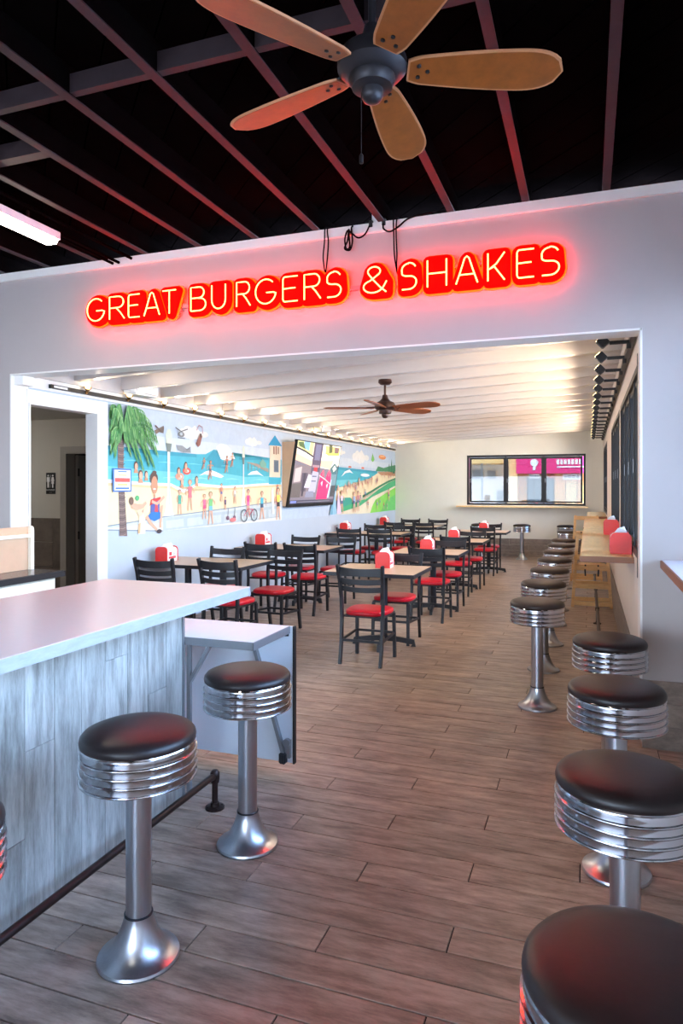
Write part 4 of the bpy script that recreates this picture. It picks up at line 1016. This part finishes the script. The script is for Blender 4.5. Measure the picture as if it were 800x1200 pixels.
def bust(u, v, s_, hair=(96, 70, 60)): L.disc(u, v+.02*s_, .045*s_, .062*s_, hair); L.disc(u+.005, v+.01*s_, .034*s_, .05*s_, SK2); L.poly([(u-.05*s_, v-.08*s_), (u+.05*s_, v-.08*s_), (u+.03*s_, v-.03*s_), (u-.03*s_, v-.03*s_)], SK)
for u, v, s_ in ((1.70, 1.83, .8), (1.78, 1.73, .9), (1.88, 1.74, .7), (2.58, 1.67, .8), (2.9, 1.69, .8)): bust(u, v, s_)
for u, v, c in ((2.53, 1.76, (240, 170, 150)), (2.68, 1.83, (214, 90, 80))): L.disc(u, v-.02, .09, .045, c); L.disc(u, v-.02, .05, .02, (250, 220, 210)); bust(u-.02, v+.03, .8)
for u, v, h, c in ((3.21, 1.72, .24, (200, 150, 120)), (3.63, 1.82, .22, (190, 110, 90)), (3.78, 1.9, .19, (230, 190, 150)), (3.06, 1.85, .14, (200, 140, 110))):
    L.poly([(u-.03, v-.02), (u+.05, v+.10), (u+.035, v+.12), (u-.05, v+.0)], (150, 120, 110)); person(L, u, v, h, SK, c, (120, 100, 110), (110, 80, 60), .7, .1)
L.poly([(2.03, 2.26), (2.2, 2.33), (2.21, 2.31), (2.14, 2.27), (2.2, 2.24), (2.12, 2.25), (2.06, 2.22)], (132, 116, 104)); L.stroke([(2.04, 2.32), (2.17, 2.25)], .02, (110, 96, 90))
L.disc(2.56, 2.255, .07, .035, (132, 132, 130)); L.stroke([(2.44, 2.33), (2.56, 2.29), (2.70, 2.33)], .012, (90, 90, 92)); L.stroke([(2.49, 2.21), (2.64, 2.21)], .01, (90, 90, 92)); L.disc(2.56, 2.26, .03, .02, (190, 200, 204))
L.poly([(2.45, 2.12), (2.58, 2.12), (2.72, 2.07), (2.76, 2.12), (2.77, 2.04), (2.6, 2.035), (2.48, 2.06)], (146, 152, 156))
L.stroke([(2.90, 2.33), (2.95, 2.40), (3.03, 2.38), (3.04, 2.30)], .016, (200, 160, 170)); L.poly([(2.88, 2.16), (2.97, 2.28), (3.03, 2.27), (2.98, 2.15), (2.93, 2.12)], (150, 96, 84)); L.disc(2.99, 2.27, .025, .03, (90, 70, 66))
L.poly([(8.0, 1.82), (8.2, 1.93), (8.48, 1.98), (8.7, 1.90), (8.5, 1.92), (8.25, 1.90)], FOAM); L.disc(9.45, 1.88, .3, .035, FOAM); L.disc(8.5, 2.03, .1, .02, (220, 120, 100)); L.disc(9.3, 2.03, .1, .02, (220, 120, 100))
done(L)
L = Layer('painted_beachgoers')
# large seated woman with crossed leg
L.poly([(1.96, 1.30), (2.12, 1.30), (2.13, 1.47), (2.02, 1.49), (1.96, 1.44)], (90, 100, 170)); L.poly([(1.94, 1.40), (2.14, 1.47), (2.15, 1.50), (1.97, 1.47)], (220, 60, 60)); L.poly([(2.03, 1.3), (2.1, 1.3), (2.09, 1.42), (2.04, 1.42)], (210, 80, 90))
L.stroke([(1.98, 1.45), (2.08, 1.42), (2.22, 1.50)], .035, SK2); L.stroke([(2.10, 1.24), (2.17, 1.40), (2.14, 1.14)], [.05, .05, .04], SK2)
L.poly([(1.88, 1.27), (2.03, 1.22), (2.14, 1.25), (2.14, 1.32), (1.98, 1.33)], (40, 120, 190)); L.stroke([(1.88, 1.28), (1.96, 1.20), (2.08, 1.12)], [.05, .045, .03], SK2); L.disc(2.12, 1.10, .05, .025, (70, 60, 66))
L.disc(2.02, 1.71, .075, .075, (96, 72, 64)); L.disc(2.03, 1.635, .062, .105, SK); L.disc(2.03, 1.78, .04, .02, (96, 72, 64)); L.disc(2.03, 1.59, .025, .009, (240, 240, 240)); L.stroke([(2.03, 1.53), (2.03, 1.49)], .03, SK)
# dog
L.poly([(1.73, 1.09), (1.86, 1.09), (1.87, 1.22), (1.82, 1.32), (1.76, 1.30), (1.74, 1.2)], (238, 226, 206)); L.disc(1.77, 1.33, .05, .045, (232, 206, 176)); L.poly([(1.80, 1.34), (1.84, 1.38), (1.82, 1.32)], (200, 160, 130)); L.poly([(1.73, 1.10), (1.77, 1.10), (1.78, 1.22), (1.74, 1.2)], (222, 186, 140))
# sunbather
L.stroke([(1.62, 1.41), (1.72, 1.39), (1.82, 1.40), (1.88, 1.44)], [.06, .07, .05, .03], SK2); L.disc(1.62, 1.46, .04, .045, (120, 96, 84)); L.disc(1.72, 1.49, .035, .03, (90, 180, 120))
for u, v, h, top, bot, hair, pose in ((2.53, 1.28, .30, (80, 170, 150), (90, 180, 160), (120, 70, 60), 0), (2.75, 1.32, .38, (226, 120, 130), (226, 120, 130), (200, 130, 90), .2), (3.08, 1.20, .32, (230, 120, 150), (220, 90, 130), (170, 130, 90), .3), (3.23, 1.13, .42, (130, 200, 130), (120, 190, 220), (150, 140, 100), .3),
        (3.50, 1.42, .24, (220, 150, 120), (120, 120, 160), (120, 90, 70), 0), (3.60, 1.30, .18, (110, 90, 130), (70, 70, 100), (80, 60, 60), 0), (3.86, 1.38, .24, (230, 230, 226), (200, 190, 180), (150, 110, 80), .3), (4.24, 1.18, .40, (220, 80, 140), (240, 120, 170), (90, 70, 90), .1), (4.67, 1.13, .42, (80, 190, 210), (60, 90, 120), (140, 110, 90), .7), (4.80, 1.33, .1, (110, 110, 120), (90, 90, 100), (90, 80, 80), 0)):
    person(L, u, v, h, SK2, top, bot, hair, pose)
L.poly([(5.0, 1.2), (5.08, 1.2), (5.04, 1.62), (4.98, 1.55)], (240, 246, 250)); L.disc(5.2, 1.46, .055, .2, (220, 100, 90)); L.disc(5.2, 1.46, .035, .18, (120, 200, 190)); person(L, 5.22, 1.1, .5, SK2, (240, 226, 100), (60, 60, 60), (120, 90, 70), .3)
for u in (4.12, 4.42):
    for q in range(16):
        a0, a1 = q*pi/8, (q+1)*pi/8; L.stroke([(u+.095*cos(a0), 1.205+.085*sin(a0)), (u+.095*cos(a1), 1.205+.085*sin(a1))], .016, (60, 70, 84))
    for q in range(3): a0 = q*pi/3; L.stroke([(u+.085*cos(a0), 1.205+.075*sin(a0)), (u-.085*cos(a0), 1.205-.075*sin(a0))], .003, (150, 156, 166))
L.stroke([(4.12, 1.205), (4.22, 1.30), (4.38, 1.29), (4.42, 1.205)], .012, (200, 80, 110)); L.stroke([(4.22, 1.30), (4.27, 1.205), (4.38, 1.29)], .012, (200, 80, 110))
for u in (3.66, 3.84): L.disc(u, 1.19, .04, .03, (130, 90, 110)); L.stroke([(u, 1.19), (u+.02, 1.32)], .012, (110, 110, 130))
L.disc(3.80, 1.16, .09, .03, (220, 130, 130))
for q in range(34):
    u = random.uniform(7.9, 10.4); v = 1.42+(u-7.9)*.11+random.uniform(0, .12); c = random.choice([(230, 150, 130), (240, 200, 170), (200, 110, 110), (150, 150, 190), (240, 220, 210)]); person(L, u, v, random.uniform(.11, .16), SK2, c, c, (130, 100, 90), .2, wd=1.4)
for q in range(16):
    u = random.uniform(10.4, 11.7); v = random.uniform(1.80, 1.93); person(L, u, v, .10, SK2, (220, 120, 100), (90, 100, 130), (110, 80, 70), .2, wd=1.5)
for u, v, h, top in ((8.0, 1.1, .45, (236, 216, 230)), (8.72, 1.1, .42, (170, 190, 220)), (8.95, 1.12, .42, (210, 140, 140)), (9.42, 1.35, .22, (60, 140, 190)), (9.1, 1.3, .2, (90, 100, 130)), (9.6, 1.15, .2, (200, 120, 100)), (10.25, 1.12, .2, (80, 120, 200)), (10.45, 1.2, .16, (90, 150, 210)), (10.75, 1.1, .18, (200, 70, 80)), (11.15, 1.28, .3, (220, 130, 140)), (11.0, 1.1, .14, (150, 90, 140))):
    person(L, u, v, h, SK2, top, (110, 110, 150), (120, 90, 80), .2, wd=1.3)
L.poly([(7.35, 1.10), (7.75, 1.10), (7.66, 1.3), (7.62, 1.62), (7.52, 1.62), (7.46, 1.3)], (150, 200, 222)); L.poly([(7.40, 1.10), (7.5, 1.10), (7.53, 1.5)], (110, 170, 200)); L.disc(7.58, 1.62, .06, .07, (236, 240, 244))
L.poly([(7.72, 1.1), (7.98, 1.1), (7.86, 1.4), (7.8, 1.55), (7.76, 1.4)], (232, 210, 232)); L.disc(7.8, 1.6, .05, .06, (220, 180, 160))
done(L)
# notice on the palm trunk
nt_ = thing('wall_notice', 'blue bordered white paper notice with red band taped over the painted palm trunk', 'notice', LW(1.455, 1.685, .022), LANG+pi/2)
# local: x along the wall, -y outward
M_nb = mat('blue_border', rgb(70, 120, 190), .5); M_nr = mat('red_band', rgb(224, 90, 84), .5); M_ny = mat('yellow_band', rgb(240, 224, 140), .5)
b = nb(); bx(b, -.15, .15, -.001, .003, -.125, .125); obj('border', b, M_nb, nt_)
b = nb(); bx(b, -.13, .13, -.002, -.001, -.108, .108); obj('paper', b, M_lab, nt_)
b = nb(); bx(b, -.12, .12, -.003, -.002, -.02, .022); obj('red_band', b, M_nr, nt_)
b = nb(); bx(b, -.08, .08, -.003, -.002, -.06, -.035); bx(b, -.07, .07, -.003, -.002, .045, .06); obj('yellow_band', b, M_ny, nt_)
b = nb(); bx(b, -.07, .07, -.003, -.002, .085, .098); bx(b, -.11, .11, -.003, -.002, -.098, -.078); bx(b, -.04, .05, -.003, -.002, -.070, -.064); obj('text_lines', b, M_nb, nt_)

# ------------------------------------------------------------ hanging screen
tv = thing('television', 'large tilted television on the mural wall showing a street scene with a pink dress', 'television', LW(6.36, 0, 0), LANG)
# local: +x out from wall, y along wall (s-6.45)
def TVp(u, v, t): # u along (+y), v up along tilted face 0..1.1, t out of the face
    a = radians(9); o = .10
    return Vector((o+v*sin(a)+t*cos(a), u, 1.29+v*cos(a)-t*sin(a)))
def tvbox(bm, u0, u1, v0, v1, t0, t1):
    for v in bx(bm, t0, t1, u0, u1, v0, v1): v.co = TVp(v.co.y, v.co.z, v.co.x)
HW, HH = .97, 1.10
b = nb(); tvbox(b, -HW, HW, 0, HH, -.05, 0); bvl(b, .004, 1); obj('case', b, M_blk2, tv)
b = nb(); tvbox(b, -HW, HW, 0, .055, 0, .006); tvbox(b, -HW, HW, HH-.015, HH, 0, .006); tvbox(b, -HW, -HW+.012, .055, HH-.015, 0, .006); tvbox(b, HW-.012, HW, .055, HH-.015, 0, .006); obj('bezel', b, M_frame, tv)
b = nb(); prism(b, [(.0, 1.31), (.06, 1.31), (.225, 2.34), (.0, 2.34)], lambda u, v, tt: Vector((u, tt, v)), -HW-.012, HW+.0); obj('shadow_wedge', b, M_tan, tv)  # tan wedge stands in for the brownish shadow behind the tilted screen
SCM = {}
def scr(c):
    if c not in SCM: r_ = rgb(*c); SCM[c] = mat('screen_%02x%02x%02x' % c, rgb(20, 20, 20), .25, emit=r_, estr=.85)
    return SCM[c]
sb_ = nb(); smats = []
dd_ = [0.001]
def sp(pts, c, d=None):
    m = scr(c)
    if m not in smats: smats.append(m)
    dd_[0] += .00008
    f = sb_.faces.new([sb_.verts.new(TVp(-HW+.012+u*(2*HW-.024), .055+v*(HH-.07), dd_[0])) for u, v in pts]); f.material_index = smats.index(m)
R4 = lambda a, b2, c, d: [(a, c), (b2, c), (b2, d), (a, d)]
sp(R4(0, 1, 0, 1), (112, 104, 116))
sp([(0, 1), (.36, 1), (.36, .62), (0, .70)], (236, 200, 170)); sp([(0, 1), (.34, 1), (.34, .80), (.0, .92)], (190, 190, 130)); sp([(.14, 1), (.26, 1), (.26, .86), (.14, .9)], (120, 160, 210)); sp([(.02, .98), (.12, .99), (.18, .88), (.04, .92)], (80, 96, 60))
sp([(0, .88), (.18, .83), (.36, .76), (.36, .79), (.18, .86), (0, .91)], (60, 50, 56)); sp([(0, .86), (.18, .81), (.36, .74), (.36, .76), (.18, .83), (0, .88)], (250, 246, 236)); sp([(0, .80), (.34, .70), (.34, .62), (0, .70)], (240, 180, 150))
sp(R4(.36, .56, .5, 1), (84, 72, 90)); sp(R4(.40, .52, .72, .98), (108, 104, 128)); sp(R4(.38, .54, .6, .64), (150, 120, 130)); sp(R4(.42, .50, .52, .60), (170, 50, 60))
sp([(.56, 1), (1, 1), (1, .66), (.8, .58), (.56, .60)], (250, 232, 200)); sp([(.62, .98), (.98, .98), (.98, .86), (.64, .84)], (196, 176, 110)); sp([(.7, 1), (.78, 1), (.8, .88), (.72, .86)], (90, 90, 60)); sp([(.84, .98), (.96, .97), (.95, .88), (.86, .87)], (120, 90, 90)); sp([(.62, .86), (.98, .88), (.98, .84), (.7, .82)], (170, 190, 90)); sp([(.56, .74), (1, .80), (1, .84), (.56, .78)], (255, 250, 240)); sp([(.56, .72), (.86, .74), (.8, .58), (.56, .62)], (242, 186, 150))
sp(R4(0, .36, .1, .62), (118, 104, 110)); sp([(.03, .56), (.16, .6), (.16, .36), (.03, .34)], (176, 160, 160)); sp(R4(.18, .3, .2, .5), (80, 70, 84)); sp([(0, .1), (.2, .1), (.2, .34), (0, .32)], (92, 84, 84)); sp(R4(.22, .26, .12, .5), (60, 54, 66))
sp([(.26, .26), (.38, .26), (.40, .46), (.32, .48)], (206, 196, 214)); sp([(.36, .18), (.52, .18), (.54, .52), (.40, .54)], (160, 156, 176)); sp(R4(.40, .50, .36, .38), (90, 90, 110)); sp(R4(.40, .50, .44, .46), (90, 90, 110)); sp([(.3, .1), (.5, .1), (.48, .2), (.32, .2)], (120, 120, 140))
sp(R4(.84, 1, .1, .62), (96, 124, 134)); sp([(.8, .6), (.9, .7), (1, .62), (.98, .5), (.86, .5)], (60, 96, 104)); sp([(.86, .6), (.91, .66), (.96, .6), (.9, .54)], (220, 220, 200)); sp(R4(.88, 1, .1, .3), (60, 60, 66)); sp(R4(.58, .62, .12, .44), (150, 170, 200))
PK = (226, 40, 96)
sp([(.56, .06), (.82, .06), (.86, .36), (.84, .52), (.76, .54), (.72, .40), (.68, .40), (.66, .54), (.60, .52), (.57, .36)], PK); sp(R4(.62, .66, .46, .56), (236, 90, 110)); sp(R4(.77, .81, .46, .56), (236, 90, 110)); sp([(.62, .34), (.66, .38), (.66, .28)], (250, 200, 214)); sp([(.76, .30), (.80, .34), (.79, .24)], (250, 200, 214)); sp([(.56, .46), (.7, .40), (.88, .30), (.88, .32), (.7, .42), (.56, .48)], (240, 180, 180)); sp([(.82, .08), (.86, .08), (.88, .4), (.86, .4)], (170, 190, 220))
sp(R4(0, 1, 0, .055), (64, 62, 78)); sp(R4(.02, .14, .01, .045), (110, 120, 180)); sp(R4(.16, .9, .02, .03), (120, 116, 130))
bmesh.ops.triangulate(sb_, faces=[f for f in sb_.faces if len(f.verts) > 4])
obj_me = bpy.data.meshes.new('picture'); sb_.to_mesh(obj_me); sb_.free()
for m in smats: obj_me.materials.append(m)
o = bpy.data.objects.new('picture', obj_me); COL.objects.link(o); o.parent = tv

# ------------------------------------------------------------ outside
M_asph = mat('pale_concrete', rgb(196, 192, 186), .8, var=.15, scale=3)
bg_ = box('ground', -60, 60, YF+.2, 70, -.2, -.02, M_asph, kind='structure')
box('ground.001', 1.15, 60, -20, YF+.2, -.2, -.02, M_asph, kind='structure')
box('ground.002', -60, 1.15, -30, -3.4, -.2, -.02, M_asph, kind='structure')
M_stuc = mat('tan_stucco', rgb(240, 178, 108), .8, var=.08, scale=3); M_stuc2 = mat('pale_stucco', rgb(250, 214, 150), .8, var=.06, scale=3)
M_pink = mat('pink_fascia', rgb(240, 50, 126), .6, var=.04); M_wht = mat('white_render', rgb(246, 246, 246), .8, var=.04); M_gls = mat('dark_shop_glass', rgb(96, 110, 120), .5, var=.2)
Y2 = 27.0
t = thing('shop_building', 'tan shop front with bright pink fascia seen through the far window', 'building', (0, 0, 0))
b = nb(); bx(b, -2.87, -2.56, Y2-.05, Y2+.4, 0, 4.2); obj('pillar', b, M_stuc2, t)
b = nb(); bx(b, -2.87, 4.0, Y2+.4, Y2+4, 0, 4.2); obj('wall', b, M_stuc, t)
b = nb(); bx(b, -1.20, -.82, Y2+.1, Y2+.399, 0, 2.6); bx(b, -.38, .1, Y2+.1, Y2+.399, 0, 2.6); obj('pillar', b, M_stuc, t)
b = nb(); bx(b, -.80, -.40, Y2+.15, Y2+.39, 0, 2.6); obj('pillar', b, M_stuc2, t)
b = nb(); bx(b, -2.56, 4.0, Y2-.5, Y2+.05, 2.15, 3.3); obj('fascia', b, M_pink, t)
b = nb(); bx(b, -2.2, -1.25, Y2+.30, Y2+.395, .25, 1.95); obj('shop_window', b, M_gls, t)
b = nb()
for xx in (-2.22, -1.98, -1.72, -1.50, -1.27): bx(b, xx, xx+.035, Y2+.24, Y2+.295, 0, 1.95)
bx(b, -2.22, -1.235, Y2+.24, Y2+.295, 1.95, 2.0); obj('window_frame', b, M_frame, t)
b = nb()
for xx, hq, in ((-2.1, .9), (-1.9, 1.1), (-1.62, 1.0)): bx(b, xx, xx+.08, Y2+.2, Y2+.235, .5, hq)
obj('posters', b, M_nr, t)
b = nb(); bx(b, -2.12, -1.74, Y2-.12, Y2-.08, 1.97, 2.13); obj('small_sign', b, M_wht, t)
b = nb()
for i in range(4): bx(b, -2.08+i*.085, -2.03+i*.085, Y2-.125, Y2-.12, 2.01, 2.09)
obj('small_sign_marks', b, M_print2, t)
b = nb(); bx(b, -1.42, -1.2, Y2+.05, Y2+.09, 1.98, 2.08); obj('red_sign', b, M_nr, t)
b = nb(); bx(b, -.90, -.26, Y2-.16, Y2-.12, 1.92, 2.12); obj('hanging_sign', b, M_wht, t)
b = nb()
for i in range(4): lathe(b, [(.022, -.002), (.055, -.002), (.055, .002), (.022, .002)], 8, mx=Matrix.Translation((-.80+i*.145, Y2-.165, 2.02)) @ Matrix.Rotation(pi/2, 4, 'X'))
obj('hanging_sign_marks', b, M_blk2, t)
b = nb(); lathe(b, [(0, 0), (.14, 0), (.14, .03), (0, .03)], 24, mx=Matrix.Translation((-1.90, Y2-.5, 2.55)) @ Matrix.Rotation(pi/2, 4, 'X')); bx(b, -1.95, -1.85, Y2-.53, Y2-.5, 2.28, 2.42); obj('round_emblem', b, M_wht, t)
b = nb()
for i in range(7): bx(b, -1.10+i*.13, -1.01+i*.13, Y2-.53, Y2-.5, 2.48, 2.66)
bx(b, -1.1, -.1, Y2-.53, Y2-.5, 2.36, 2.41); obj('fascia_lettering', b, M_wht, t)
t = thing('white_building', 'overexposed white building with grey post left in the far window', 'building', (0, 0, 0))
b = nb(); bx(b, -9.0, -3.12, Y2+3, Y2+8, 0, 4.5); obj('wall', b, M_wht, t)
b = nb(); bx(b, -6.0, -2.9, Y2+1.5, Y2+2.9, 2.62, 2.95); obj('canopy', b, M_stuc2, t)
b = nb(); bx(b, -4.02, -3.95, Y2+.5, Y2+.57, 0, 2.6); obj('post', b, M_edge2, t)
b = nb(); bx(b, -4.75, -4.3, Y2+2.9, Y2+3, 2.0, 2.4); obj('window', b, M_edge2, t)
b = nb(); bx(b, -4.1, -3.75, Y2+2.9, Y2+3, 2.0, 2.35); obj('window', b, M_edge2, t)
b = nb(); bx(b, -3.7, -3.4, Y2+2.9, Y2+3, .95, 1.5); obj('window', b, M_edge2, t)
